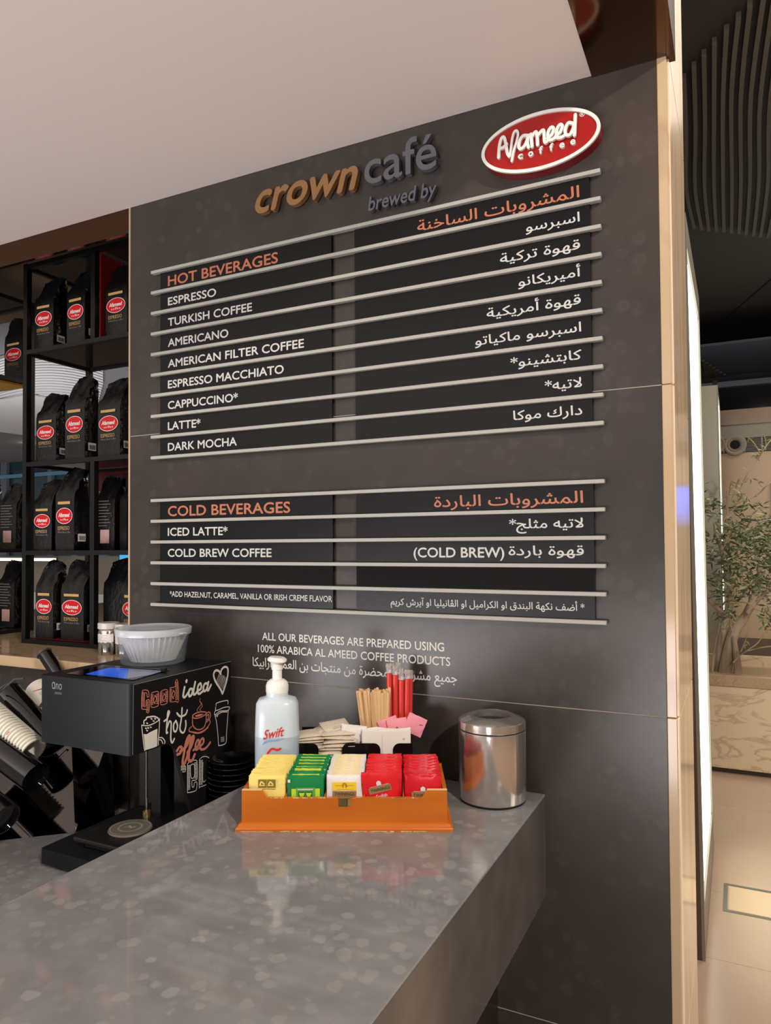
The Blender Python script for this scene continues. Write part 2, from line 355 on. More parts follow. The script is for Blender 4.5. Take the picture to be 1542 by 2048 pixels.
# Arabic shaping into presentation forms, returned in visual order
AR = {'ا': (0xFE8D, 0xFE8E), 'أ': (0xFE83, 0xFE84), 'آ': (0xFE81, 0xFE82), 'ب': (0xFE8F, 0xFE90, 0xFE91, 0xFE92), 'ة': (0xFE93, 0xFE94), 'ت': (0xFE95, 0xFE96, 0xFE97, 0xFE98),
      'ث': (0xFE99, 0xFE9A, 0xFE9B, 0xFE9C), 'ج': (0xFE9D, 0xFE9E, 0xFE9F, 0xFEA0), 'ح': (0xFEA1, 0xFEA2, 0xFEA3, 0xFEA4), 'خ': (0xFEA5, 0xFEA6, 0xFEA7, 0xFEA8), 'د': (0xFEA9, 0xFEAA),
      'ر': (0xFEAD, 0xFEAE), 'س': (0xFEB1, 0xFEB2, 0xFEB3, 0xFEB4), 'ش': (0xFEB5, 0xFEB6, 0xFEB7, 0xFEB8), 'ض': (0xFEBD, 0xFEBE, 0xFEBF, 0xFEC0), 'ع': (0xFEC9, 0xFECA, 0xFECB, 0xFECC),
      'ف': (0xFED1, 0xFED2, 0xFED3, 0xFED4), 'ڤ': (0xFB6A, 0xFB6B, 0xFB6C, 0xFB6D), 'ق': (0xFED5, 0xFED6, 0xFED7, 0xFED8), 'ك': (0xFED9, 0xFEDA, 0xFEDB, 0xFEDC), 'ل': (0xFEDD, 0xFEDE, 0xFEDF, 0xFEE0),
      'م': (0xFEE1, 0xFEE2, 0xFEE3, 0xFEE4), 'ن': (0xFEE5, 0xFEE6, 0xFEE7, 0xFEE8), 'ه': (0xFEE9, 0xFEEA, 0xFEEB, 0xFEEC), 'و': (0xFEED, 0xFEEE), 'ي': (0xFEF1, 0xFEF2, 0xFEF3, 0xFEF4)}
def arab(s):
    out = []; i = 0
    while i < len(s):
        ch = s[i]
        if ch not in AR: out.append(ch); i += 1; continue
        prev = i > 0 and s[i - 1] in AR and len(AR[s[i - 1]]) == 4
        if ch == 'ل' and i + 1 < len(s) and s[i + 1] == 'ا': out.append(chr(0xFEFC if prev else 0xFEFB)); i += 2; continue
        nxt = i + 1 < len(s) and s[i + 1] in AR; f = AR[ch]
        if len(f) == 4: out.append(chr(f[3] if prev and nxt else f[2] if nxt else f[1] if prev else f[0]))
        else: out.append(chr(f[1] if prev else f[0]))
        i += 1
    return ''.join(out[::-1])
D = 1.4; ZC = 1.0942; ZL = 0.895; ZLEDGE = 1.2746; ZCEIL = 2.476
XU = Vector((1, 0, 0)); ZU = Vector((0, 0, 1)); YU = Vector((0, 1, 0))
# ================================================================== SETTING
# back wall: backing + tiles (each its own piece)
WL, WR = -1.4335, -0.1192
wall = tag(MB().box(WL + .012, WR - .004, D + .012, D + .40, 0, 2.9).build('wall_back', M_JOINT), kind='structure')
SE = [0.0, 0.060, 0.6605, 1.2637, 1.8679, 2.476]
def wtile(x0, x1, z0, z1, par):
    g = .0007
    return MB().rbox(x0, x1, D, D + .012, z0 + g, z1 - g, .0007, 1).build('tile', M_WALL, par)
for a, b in zip(SE[1:-1], SE[2:]): wtile(WL + .006, WR, a, b, wall)
for z in SE[2:-1]: MB().box(WL + .006, WR, D + .0003, D + .0118, z - .0009, z + .0009).build('grout_line', M_JOINT, wall)
MB().box(WL, WL + .0058, D - .0005, D + .40, ZLEDGE, 2.476).build('tile_edge', M_TILEEDGE, wall, label='pale raw edge of the dark tiles')
wl = tag(MB().box(-3.6, WL + .010, D + .012, D + .40, 0, ZLEDGE - .03).build('wall_left', M_JOINT), kind='structure')
for a, b in zip([.06, .6605], [.6605, ZLEDGE - .032]):
    for x0, x1 in ((-3.6, -2.6), (-2.6, WL + .004)): wtile(x0 + .001, x1 - .001, a, b, wl)
ledge = tag(MB().rbox(-3.6, WL + .0, D - .045, D + .75, ZLEDGE - .03, ZLEDGE, .003).build('trim_1', M_BEIGE), kind='structure')
# stone jamb closing the wall end
jb = tag(MB().box(WR + .001, -.106, D + .004, D + .40, 0, 3.4).build('trim_2', M_JOINT), kind='structure')
for a, b in zip([0, .6605, 1.2637, 1.8679, 2.476], [.6605, 1.2637, 1.8679, 2.476, 3.4]):
    MB().rbox(WR, -.1022, D - .002, D + .008, a + .0006, b - .0006, .0012, 1).build('stone_strip', M_BEIGE, jb)
    MB().rbox(-.108, -.0985, D + .008, D + .415, a + .0006, b - .0006, .002, 1).build('stone_slab', M_SLAB, jb)
# soffit over the counter
tag(MB().box(-6, -.236, -3.5, D, ZCEIL, ZCEIL + .12).build('ceiling', M_WHITECEIL), kind='structure')
mb = MB().box(-.2355, -.088, -3.5, D + .02, ZCEIL - .004, 3.1); tag(mb.build('trim_3', M_BRONZE), kind='structure')
zf = PY(256, 466, D).z
tag(MB().box(-3.6, WL - .001, D + .001, D + .012, zf, ZCEIL + .10).build('trim_4', M_BRONZE), kind='structure')
M_BROWNSOF = mat('brown_soffit', (92, 74, 58), .3, var=(60, 50, 42), scale=3)
tag(MB().box(-3.6, WL, D + .012, 2.05, 2.545, 2.75).build('trim_5', M_BROWNSOF), kind='structure')
# floor of the hall in long tiles
fl = tag(MB().box(-16, 14, -4, 16, -.06, -.004).build('floor', mat('floor_joint', (150, 122, 98), .8)), kind='structure')
ys = [1.82 + 0.6 * 0, 2.43, 3.035, 3.62, 4.205, 4.815, 5.42, 6.02, 6.62, 7.22, 7.82, 8.42, 9.0]
fm = {}
for j in range(len(ys) - 1):
    for i in range(5):
        x0 = -2.9 + 1.2 * i
        key = round(ys[j + 1] - ys[j], 3)
        o = MB().box(0.001, 1.199, 0.001, key - .001, -.004, 0).build('tile', M_FLOOR, fl) if key not in fm else fm[key].copy()
        if key not in fm: fm[key] = o
        else: COL.objects.link(o)
        o.location = (x0, ys[j], 0)
# floor of the service side
tag(MB().box(-6, -.1, -4, D, -.003, 0.0).build('floor', mat('service_floor', (60, 54, 50), .4)), kind='structure')
# ---------------- hall beyond the wall end
M_HALLCEIL = mat('hall_ceiling', (62, 59, 54), .7)
M_RIB = mat('hall_rib', (96, 90, 78), .6)
hc = tag(MB().box(-4.5, 9, 1.9, 15.2, 5.36, 5.5).build('ceiling', M_HALLCEIL), kind='structure')
tops = [(1368, 160), (1388, 136), (1408, 112), (1429, 88), (1453, 63), (1477, 38), (1500, 15), (1528, -8), (1552, -30), (1580, -60), (1606, -90)]
mids = [(1372, 262), (1391, 262), (1410, 250), (1428, 225), (1446, 200), (1463, 185), (1482, 190), (1502, 190), (1521, 195), (1541, 195), (1560, 195)]
lows = [(1373, 380), (1390, 375), (1409, 372), (1428, 370), (1446, 365), (1464, 362), (1482, 362), (1500, 362), (1518, 362), (1536, 362), (1556, 362)]
bots = [(1389, 458), (1404, 461), (1418, 463), (1433, 464), (1448, 465), (1463, 467), (1478, 468), (1492, 471), (1507, 473), (1521, 475), (1536, 476)]
for a, b, c, d in zip(tops, mids, lows, bots):
    pts = smoothpts([tuple(q) + (0,) for q in (a, b, c, d)], 5)
    w3 = [PZ(p.x, p.y, 5.30) for p in pts]; m = MB()
    for p, q in zip(w3[:-1], w3[1:]):
        h = Vector((.017, 0, 0)); k = Vector((0, 0, .055)); m.add([p - h, p + h, q + h, q - h, p - h + k, p + h + k, q + h + k, q - h + k], [(0, 1, 2, 3), (4, 7, 6, 5), (0, 4, 5, 1), (1, 5, 6, 2), (2, 6, 7, 3), (3, 7, 4, 0)])
    m.build('ceiling_rib', M_RIB, hc)
p, q = PZ(1398, 682, 5.355), PZ(1545, 556, 5.355)
MB().tube([p, q], .012, 4).build('ceiling_joint', mat('dark_gap', (18, 17, 15), .9), hc)
tag(MB().box(-2.6, 4, 15.0, 15.25, 0, 5.4).build('wall_far', mat('far_wall_dark', (46, 44, 46), .7)), kind='structure')
M_TEALG = mat('window_glass_night', (46, 84, 92), .15, spec=.6)
M_MULL = mat('window_mullion', (120, 132, 146), .4)
win = tag(MB().box(-1.7, 2.6, 14.90, 14.96, 3.45, 4.55).build('window_1', mat('night_glass', (14, 18, 24), .08)), kind='structure')
for z in (3.75, 4.52): MB().box(-1.7, 2.6, 14.80, 14.90, z - .05, z + .05).build('mullion', M_MULL, win)
for x in (-1.0, -.33, .9, 1.6): MB().box(x - .04, x + .04, 14.78, 14.90, 3.4, 4.6).build('mullion', mat('mullion_dark', (70, 66, 62), .5), win)
lc = tag(MB().box(-2.2, 3.2, 12.6, 15.0, 4.72, 4.76).build('ceiling', mat('blue_grey_soffit', (88, 94, 106), .6)), kind='structure')
for i in range(14):
    a = PZ(1398 + i * 7.2, 718 + i * 4.6, 4.70); b = PZ(1408 + i * 6.4, 758 + i * 1.7, 4.70)
    h = Vector((.03, 0, 0)); k = Vector((0, 0, .02)); m = MB(); m.add([a - h, a + h, b + h, b - h, a - h + k, a + h + k, b + h + k, b - h + k], [(0, 1, 2, 3), (4, 7, 6, 5), (0, 4, 5, 1), (1, 5, 6, 2), (2, 6, 7, 3), (3, 7, 4, 0)])
    m.build('ceiling_rib', M_RIB, lc)
# bulkhead wall behind the planter
M_TAN = mat('tan_wall', (170, 142, 114), .35, var=(160, 134, 106), scale=.8)
wb = tag(MB().box(-.9, 4.2, 9.0, 9.2, 0, 2.583).build('wall_right', M_TAN), kind='structure')
MB().box(-.9, 4.2, 8.985, 9.0, 0, .5128).build('dark_dado', mat('brown_panel', (84, 66, 54), .4), wb)
MB().box(-.9, 4.2, 8.99, 9.2, 2.583, 2.7405).build('grille_back', mat('grille_dark', (52, 46, 42), .7), wb)
MB().box(-.9, 4.2, 8.96, 9.2, 2.7405, 2.8923).build('grey_band', mat('grey_band', (126, 120, 110), .6), wb)
MB().box(-.9, 4.2, 8.94, 9.2, 2.8923, 3.0612).build('metal_band', mat('bronze_band', (120, 102, 90), .3, .6), wb)
m = MB()
for i in range(11):
    z = 2.592 + i * .0138; m.box(-.9, 4.2, 8.975, 8.985, z, z + .005)
gv = thing('vent_grille', 'long slatted air grille with round nozzles high on the tan hall wall', 'vent', (0, 8.975, 2.66))
m.build('grille_slats', mat('grille_slat', (112, 104, 96), .5), gv, world=True, kind='stuff')
for px in (1428, 1470, 1512 + 90):
    c = PY(px, 889.5, 8.97); r = .118
    n = MB().lathe([(r, 0), (r, .02), (r * .86, .03), (r * .66, .018), (r * .62, .03), (r * .45, .012), (r * .42, 0), (r * .42, -.02)], n=28, M=Matrix.Rotation(math.pi / 2, 4, 'X'), c=c, closed=True).build('air_nozzle', mat('nozzle_grey', (142, 130, 120), .5), gv, smooth=True, world=True)
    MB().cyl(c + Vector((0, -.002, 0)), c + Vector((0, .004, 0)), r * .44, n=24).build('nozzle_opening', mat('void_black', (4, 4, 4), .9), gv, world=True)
for px in (1447.5, 1455, 1489, 1524):
    c = PY(px, 889.5, 8.965); MB().box(c.x - .007, c.x + .007, 8.96, 8.975, 2.585, 2.738).build('grille_bar', mat('grille_bar', (130, 122, 112), .5), gv, world=True)
# ---------------- left hall seen through the shelves
M_LCEIL = mat('left_hall_ceiling', (214, 212, 210), .7)
lh = tag(MB().box(-26, -4.6, 3.0, 26, 4.56, 4.7).build('ceiling', mat('left_slat_gap', (120, 120, 122), .8)), kind='structure')
for k in range(20):
    m = MB(); pr = None
    for i in range(13):
        x = -30 + i * 22; x = min(x, 206 - max(0, k - 8) * 1.2)
        y = 704 + 5.3 * k + .0016 * (x - 95) ** 2
        p = PZ(x, y, 4.5); q = PZ(x, y + 3.6, 4.5)
        if pr and (p - pr[0]).length > .01:
            kz = Vector((0, 0, .05)); m.add([pr[0], p, q, pr[1], pr[0] + kz, p + kz, q + kz, pr[1] + kz], [(0, 1, 2, 3), (4, 7, 6, 5), (0, 4, 5, 1), (1, 5, 6, 2), (2, 6, 7, 3), (3, 7, 4, 0)])
        pr = (p, q)
    m.build('ceiling_slat', M_LCEIL, lh)
m = MB(); pl = [(-60, 812), (60, 790), (208, 822), (262, 760), (262, 700), (300, 700), (300, 872), (60, 872), (-60, 856)]
m.prism([PZ(x, y, 4.46) for x, y in pl], (0, 0, .03)); m.build('plain_soffit', M_LCEIL, lh)
YW = 17.0
wf = tag(MB().box(-30, -4.6, YW + .1, YW + .3, -.0, 5.0).build('wall_far', mat('far_wall_beige', (168, 158, 140), .6)), kind='structure')
a = PY(-60, 875, YW); b = PY(262, 1112, YW)
w2 = tag(MB().box(a.x, b.x, YW + .02, YW + .08, b.z, a.z + .4).build('window_2', M_TEALG), kind='structure')
for px, wd in ((8, .16), (100, .10), (-30, .1), (150, .1), (208, .2)):
    c = PY(px, 950, YW - .1); MB().box(c.x - wd, c.x + wd, YW - .12, YW, b.z, a.z + .4).build('mullion', M_MULL, w2)
M_BLUEM = mat('blue_mullion', (120, 180, 220), .4)  # plain pale blue for the horizontal mullions
for py in (902, 948, 1012):
    c = PY(90, py, YW - .1); MB().box(a.x, b.x, YW - .14, YW - .02, c.z - .06, c.z + .06).build('mullion', M_BLUEM, w2)
for nm, pxs, pys, rgb, st, lb in (('light_strip', (-20, 110), (1116, 1122), (255, 236, 200), 4, 'thin warm light line across the far hall behind the shelves'),):
    p = PY(pxs[0], pys[0], YW - .4); q = PY(pxs[1], pys[1], YW - .4)
    ls = thing(nm, lb, 'light', ((p.x + q.x) / 2, YW - .4, q.z)); MB().box(p.x, q.x, YW - .42, YW - .36, q.z, p.z).build('diffuser', mat('strip_glow', rgb, emit=(rgb, st)), ls, world=True)
    MB().box(p.x, q.x, YW - .36, YW - .30, q.z - .02, p.z + .02).build('housing', M_BLACKMET, ls, world=True)
c = PY(56, 888, 14); sp = thing('ceiling_spotlight', 'small bright round spotlight glaring between the two shelf posts', 'light', c)
MB().lathe([(0, -.09), (.07, -.07), (.09, 0)], n=16).build('bulb', mat('spot_glow', (255, 255, 250), emit=((255, 255, 250), 30)), sp, smooth=True)
MB().lathe([(.1, -.02), (.12, 0), (.12, .12), (.02, .16), (.02, .8)], n=16).build('housing', M_BLACKMET, sp, smooth=True)
p = PY(240, 1108, 12); q = PY(262, 1121, 12)
tv = thing('screen', 'small blue lit screen far off beside the wall end', 'screen', ((p.x + q.x) / 2, 12, q.z))
MB().box(p.x - .03, q.x + .5, 12, 12.05, q.z - .03, p.z + .03).build('casing', M_BLACKMET, tv, world=True)
MB().box(p.x, q.x + .45, 11.985, 12, q.z, p.z).build('display', mat('blue_screen', (60, 150, 200), emit=((60, 150, 200), .9)), tv, world=True)
MB().cyl(((p.x + q.x) / 2, 12.02, p.z + .03), ((p.x + q.x) / 2, 12.02, 4.56), .02, n=8).build('hanger', M_BLACKMET, tv, world=True)
# lit blue board across the hall, just right of the picture, mirrored in the polished jamb
bb = thing('blue_screen', 'lit blue wall screen on the tan wall just right of the olive tree', 'screen', (.46, 8.985, 1.99))
MB().box(.342, .60, 8.93, 8.9845, 1.75, 2.24).build('casing', M_BLACKMET, bb, world=True)
MB().box(.350, .592, 8.925, 8.9295, 1.77, 2.22).build('display', mat('board_blue', (20, 110, 255), emit=((20, 110, 255), 4.0)), bb, world=True)
# ================================================================== COUNTER
X0, X1 = -.9045, -.3420; YF = -.75
ct = thing('service_counter', 'thick grey speckled quartz counter running out from the dark wall', 'counter', (-.62, .3, 0))
MB().rbox(X0, X1, YF, D - .0006, ZC - .004, ZC, .0012, 2).build('countertop', M_COUNTER, ct, world=True)
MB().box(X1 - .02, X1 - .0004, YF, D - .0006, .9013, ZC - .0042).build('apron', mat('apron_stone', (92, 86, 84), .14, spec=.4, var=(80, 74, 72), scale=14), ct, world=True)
MB().box(X0 + .0004, X0 + .02, YF, D - .0006, ZL, ZC - .0042).build('upstand', M_COUNTER, ct, world=True)
MB().box(X0 + .021, X1 - .021, YF + .01, D - .0006, ZC - .03, ZC - .0042).build('core_board', mat('counter_base', (44, 38, 34), .4), ct, world=True)
MB().box(X0 + .02, X1 - .10, YF + .05, D - .0006, .0, .901).build('base_cabinet', mat('counter_base', (44, 38, 34), .4), ct, world=True)
lcn = thing('back_counter', 'lower grey speckled counter carrying the coffee machine', 'counter', (-2, .6, 0))
MB().rbox(-3.4, X0 - .0004, .1, D - .0006, ZL - .03, ZL, .002, 1).build('countertop', M_COUNTER, lcn, world=True)
MB().box(-3.4, X0 - .01, .16, D - .0006, 0, ZL - .031).build('base_cabinet', mat('counter_base', (44, 38, 34), .4), lcn, world=True)
# ================================================================== MENU BOARDS
XL, XR = -.95760 * D, -.15742 * D
rails_hot = [1.58 + D * (.50137 - .0378975 * i) for i in range(10)]
rails_cold = [1.58 + D * (.0822887 - .0376979 * i) for i in range(6)]
sL0, sL1 = PY(325, 700, D).x, PY(667, 640, D).x
sR0, sR1 = PY(713.5, 650, D).x, PY(1184, 650, D).x
YR = D - .017
def board(name, label, zs, rows, kinds):
    t = thing(name, label, 'menu board', ((XL + XR) / 2, D, (zs[0] + zs[-1]) / 2)); sp = zs[0] - zs[1]
    for z in zs:
        MB().rbox(XL, XR, YR, D - .0045, z - .0039, z + .0039, .0008, 1).build('rail', M_RAIL, t, world=True)
    for i in range(len(zs) - 1):
        g = kinds.get(i)
        for a, b in ((sL0, sL1), (sR0, sR1)):
            MB().box(a, b, D - .008, D - .0045, zs[i + 1] + .0036, zs[i] - .0036).build('strip', M_STRIPG if g else M_STRIP, t, world=True, label='empty glossy black strip' if g else None)
    for x in (XL + .06, sL1 - .03, sR0 + .03, XR - .05):
        MB().box(x - .006, x + .006, D - .0045, D - .0004, zs[-1], zs[0]).build('mounting_bar', M_STRIP, t, world=True)
    for i, en, exr, ar, axl, kind in rows:
        z0 = zs[i]; fr, cap = (.765, .49) if kind == 'h' else ((.60, .255) if kind == 's' else (.705, .385))
        mt = M_TEXTO if kind == 'h' else M_TEXTW; nm = 'lettering'
        xl = PY(336 if kind != 's' else 340, 800, D - .008).x; xr = PY(exr, 700 if zs is rails_hot else 1080, D - .008).x
        m = MB(); put_text(m, en, (xl, D - .008, z0 - fr * sp), XU, ZU, xr - xl, cap * sp, off=.018 if kind != 's' else .012); m.build(nm, mt, t, world=True)
        fr2, cap2 = (.73, .44) if kind == 'h' else ((.62, .27) if kind == 's' else (.62, .36))
        X2 = PY(1163 if zs is rails_hot else 1167.5, 700 if zs is rails_hot else 1080, D - .008).x; X1_ = PY(axl, 700 if zs is rails_hot else 1080, D - .008).x
        m = MB()
        if isinstance(ar, tuple):   # mixed latin + arabic
            xm = PY(1008.5, 1080, D - .008).x
            put_text(m, ar[0], (xm, D - .008, z0 - fr * sp), XU, ZU, xm - X1_, cap * sp * 1.02, off=.018, right=True)
            X1_ = PY(1017, 1080, D - .008).x; ar = ar[1]
        put_text(m, arab(ar), (X2, D - .008, z0 - fr2 * sp), XU, ZU, X2 - X1_, cap2 * sp, ref=chr(0xFE8D), off=.011, right=True); m.build(nm, mt, t, world=True)
    return t
board('hot_menu_board', 'upper menu board headed HOT BEVERAGES, black strips between ten pale rails', rails_hot, [
    (0, 'HOT BEVERAGES', 556.8, 'المشروبات الساخنة', 836.6, 'h'), (1, 'ESPRESSO', 432.7, 'اسبرسو', 1054.4, 'n'), (2, 'TURKISH COFFEE', 504.6, 'قهوة تركية', 1001.9, 'n'),
    (3, 'AMERICANO', 457, 'أميريكانو', 1038, 'n'), (4, 'AMERICAN FILTER COFFEE', 608.2, 'قهوة أمريكية', 974.2, 'n'), (5, 'ESPRESSO MACCHIATO', 567.7, 'اسبرسو ماكياتو', 950.4, 'n'),
    (6, 'CAPPUCCINO*', 476, 'كابتشينو*', 1020.4, 'n'), (7, 'LATTE*', 401.3, 'لاتيه*', 1088.7, 'n'), (8, 'DARK MOCHA', 473.5, 'دارك موكا', 1025, 'n')], {})
board('cold_menu_board', 'lower menu board headed COLD BEVERAGES, black strips between six pale rails', rails_cold, [
    (0, 'COLD BEVERAGES', 581, 'المشروبات الباردة', 868.8, 'h'), (1, 'ICED LATTE*', 455.5, 'لاتيه مثلج*', 1018.7, 'n'), (2, 'COLD BREW COFFEE', 543.4, ('(COLD BREW)', 'قهوة باردة'), 827, 'n'),
    (4, '*ADD HAZELNUT, CARAMEL, VANILLA OR IRISH CREME FLAVOR', 663.9, '* أضف نكهة البندق او الكراميل او الڤانيليا او آيرش كريم', 780.5, 's')], {3: True})
# note printed under the boards
t = thing('wall_note', 'three white printed lines ALL OUR BEVERAGES ARE PREPARED USING below the boards', 'sign', (-.95, D, 1.33))
for s, a, b, h in (('ALL OUR BEVERAGES ARE PREPARED USING', (524.6, 1281), (888.6, 1301), 15.2), ('100% ARABICA AL AMEED COFFEE PRODUCTS', (516, 1305), (900.9, 1330.6), 15.2)):
    p, q = PY(*a, D), PY(*b, D); m = MB(); z = (p.z + q.z) / 2; k = PY(a[0], a[1] - h, D).z - p.z
    put_text(m, s, (p.x, D, z), XU, ZU, q.x - p.x, k, off=.012); m.build('lettering', M_WHITE, t, world=True)
p, q = PY(505.5, 1332, D), PY(914.3, 1365, D); m = MB()
put_text(m, arab('جميع مشروباتنا محضرة من منتجات بن العميد ارابيكا'), (q.x, D, (p.z + q.z) / 2), XU, ZU, q.x - p.x, .0215, ref=chr(0xFE8D), off=.010, right=True); m.build('lettering', M_WHITE, t, world=True)
# ================================================================== WALL SIGNS
def letters3d(t, body, a, b, capref, cap, off, shear, mat_, depth, gap=.004, ref='x', spacing=1.0):
    """each letter its own part"""
    u0, u1 = a.x, b.x; full = text_data(body, off, shear, 0, spacing)[0]; x0, x1, _, _ = bbox(full); sx = (u1 - u0) / (x1 - x0)
    rb = bbox(text_data(ref, off, shear, 0)[0]); sy = cap / (rb[3] - rb[2])
    for i, ch in enumerate(body):
        if ch == ' ': continue
        ox_ = sum(advance(c_) for c_ in body[:i])
        vs, fs = text_data(ch, off, shear, .5, 1.0, 7); m = MB()
        lv = levels(ch, off, shear, .5, 1.0, 7)
        m.add([Vector((u0 + (ox_ + p.x - x0) * sx, D - gap - (p.z + .5) * depth - l_ * 5e-5, a.z + p.y * sy)) for p, l_ in zip(vs, lv)], fs)
        m.build('letter', mat_, t, world=True)
M_CROWN = mat('bronze_letter', (140, 102, 64), .45, .2); M_CAFE = mat('grey_letter', (92, 92, 98), .45, .2)
t = thing('cafe_sign', 'raised letters crown café brewed by near the ceiling, bronze and grey', 'sign', (-.8, D, 2.3))
p = PY(512, 424, D - .014); q = PY(717, 380, D - .014); h = PY(540, 372, D - .014).z - PY(540, 416, D - .014).z
letters3d(t, 'crown', Vector((p.x, 0, (p.z + PY(700, 385, D - .014).z) / 2)), q, 'x', h, .020, .28, M_CROWN, .013)
p = PY(730, 371, D - .014); q = PY(874, 340, D - .014)
letters3d(t, 'café', Vector((p.x, 0, p.z)), q, 'x', h * .98, .008, .0, M_CAFE, .013)
p = PY(737, 422.5, D - .012); q = PY(874, 391, D - .012)
letters3d(t, 'brewed by', Vector((p.x, 0, p.z)), q, 'x', h * .40, .014, .18, M_CAFE, .010)
# oval sign
ex0, ex1 = PY(963, 307, D - .03).x, PY(1201, 250, D - .03).x; ez1, ez0 = PY(1135, 208, D - .03).z, PY(1040, 349, D - .03).z
ec = Vector(((ex0 + ex1) / 2, 0, (ez0 + ez1) / 2)); ea, eb = (ex1 - ex0) / 2, (ez1 - ez0) / 2
t = thing('oval_logo_sign', 'raised red oval sign with white rim reading Afameed coffee', 'sign', (ec.x, D, ec.z))
def ell(a, b, y, n=72): return [Vector((ec.x + a * math.cos(2 * math.pi * i / n), y, ec.z + b * math.sin(2 * math.pi * i / n))) for i in range(n)]
m = MB().prism(ell(ea, eb, D - .0005), (0, -.0255, 0)); m.build('oval_body', mat('sign_red_edge', (120, 10, 12), .35), t, world=True)
n = 72; o1, o2 = ell(ea, eb, D - .026), ell(ea, eb, D - .031); i1, i2 = ell(ea - .0065, eb - .0065, D - .026), ell(ea - .0065, eb - .0065, D - .031)
MB().add(o1 + o2 + i1 + i2, [(i, (i + 1) % n, (i + 1) % n + n, i + n) for i in range(n)] + [(i + n, (i + 1) % n + n, (i + 1) % n + 3 * n, i + 3 * n) for i in range(n)] + [(i + 3 * n, (i + 1) % n + 3 * n, (i + 1) % n + 2 * n, i + 2 * n) for i in range(n)]).build('rim', M_WHITE, t, world=True)
MB().prism(ell(ea - .007, eb - .007, D - .026), (0, -.002, 0)).build('red_face', mat('sign_red', (150, 9, 5), .3), t, world=True)
# script wordmark strokes, traced in the frame of a 1542x1028 view of the sign (scale 5.711, offset 950,190)
def sg(x, y): return PY(950 + x / 5.711, 190 + y / 5.711, D - .034)
WM = {'A': [[(268, 712), (276, 600), (292, 520), (312, 482), (335, 490), (352, 560), (368, 660), (385, 690)], [(285, 610), (322, 598), (362, 560)]],
      'f': [[(372, 680), (396, 702), (412, 600), (426, 500), (446, 428), (474, 408), (492, 445), (474, 540), (442, 640), (420, 755)]],
      'a': [[(590, 462), (545, 470), (508, 530), (502, 600), (535, 612), (580, 560), (612, 462)], [(612, 462), (600, 540), (612, 600)]],
      'm': [[(640, 450), (652, 590)], [(648, 480), (690, 425), (708, 450), (716, 572)], [(712, 470), (775, 405), (790, 440), (798, 540), (825, 535)]],
      'e': [[(830, 500), (880, 455), (900, 390), (872, 375), (838, 430), (840, 510), (880, 515), (920, 490)]],
      'e2': [[(920, 480), (975, 430), (1000, 360), (972, 345), (938, 400), (935, 485), (985, 490), (1020, 470)]],
      'd': [[(1115, 330), (1070, 325), (1035, 390), (1040, 455), (1085, 460), (1120, 400), (1140, 320)], [(1148, 232), (1144, 330), (1138, 465)]]}
WMI = 0
for k_, st in WM.items():
    m = MB()
    for i_, s_ in enumerate(st): WMI += 1; m.ribbon([sg(*q) for q in smoothpts([x + (0,) for x in s_], 5) for q in [(q.x, q.y)]], .0060 if k_ != 'f' else .0046, (0, -1, 0), .00025 * WMI, .0058)
    m.build('letter', M_WHITE, t, world=True)
for x, y, ch in ((518, 726, 'c'), (636, 697, 'o'), (752, 664, 'f'), (872, 632, 'f'), (993, 598, 'e'), (1118, 560, 'e')):
    p = sg(x, y); m = MB(); vs, fs = text_data(ch, .025, 0, .5); b_ = bbox(vs); lv = levels(ch, .025, 0, .5, 1.0, 3); wv = .0098 if ch != 'f' else .0078
    rb = bbox(text_data('o', .025)[0]); s_ = .0098 / (rb[3] - rb[2])
    m.add([Vector((p.x + ((v.x - (b_[0] + b_[1]) / 2) / (b_[1] - b_[0])) * wv, D - .028 - (v.z + .5) * .006 - l_ * 5e-5, p.z + v.y * s_)) for v, l_ in zip(vs, lv)], fs); m.build('letter', M_WHITE, t, world=True)
m = MB(); p = sg(1218, 203); put_text(m, '®', (p.x - .0052, D - .0285, p.z - .0045), XU, ZU, .0104, .0098, ref='®', off=.01); m.build('registered_mark', M_WHITE, t, world=True)
# ================================================================== TEA BOX
A = PZ(470, 1664, ZC); B = PZ(907, 1664, ZC); TW = (B - A).length; TYAW = math.atan2(B.y - A.y, B.x - A.x); TD = .168
M_ORWOOD = mat('orange_wood', (208, 114, 26), .28, var=(190, 96, 18), scale=3, coat=.3, stretch=(1, 6, 8))
M_CHIP = mat('chipped_edge', (232, 200, 150), .7)
tb = thing('tea_box', 'open orange varnished wooden tea box with brass clasp in front', 'box', (A.x, A.y, ZC), TYAW)
prof = [(0, 0), (-0.0, .004), (.001, .006), (.0035, .0075), (.005, .011), (.0085, .0125)]     # (inset, z)
m = MB(); vs = []; fs = []
for i, (s_, z) in enumerate(prof): vs += [(s_, s_, z), (TW - s_, s_, z), (TW - s_, TD - s_, z), (s_, TD - s_, z)]
for i in range(len(prof) - 1): fs += [(i * 4 + j, i * 4 + (j + 1) % 4, i * 4 + 4 + (j + 1) % 4, i * 4 + 4 + j) for j in range(4)]
k = (len(prof) - 1) * 4; fs += [(0, 3, 2, 1), (k, k + 1, k + 2, k + 3)]
m.add(vs, fs); m.build('base_moulding', M_ORWOOD, tb)
m = MB()
for j in range(46):                                        # chipped paint along the bottom edge
    x = U(.002, TW - .01); m.box(x, x + U(.003, .014), -.0003, .001, .0002, U(.0006, .0016))
m.build('chipped_edge', M_CHIP, tb, label='pale chips along the bottom edge')
e = .0095; W2 = TW - 2 * e; lo, hi = .0535, .0665; n1, n2 = .034, .044
fp = [(0, 0), (W2, 0), (W2, hi), (W2 - n1, hi), (W2 - n2, lo), (n2, lo), (n1, hi), (0, hi)]
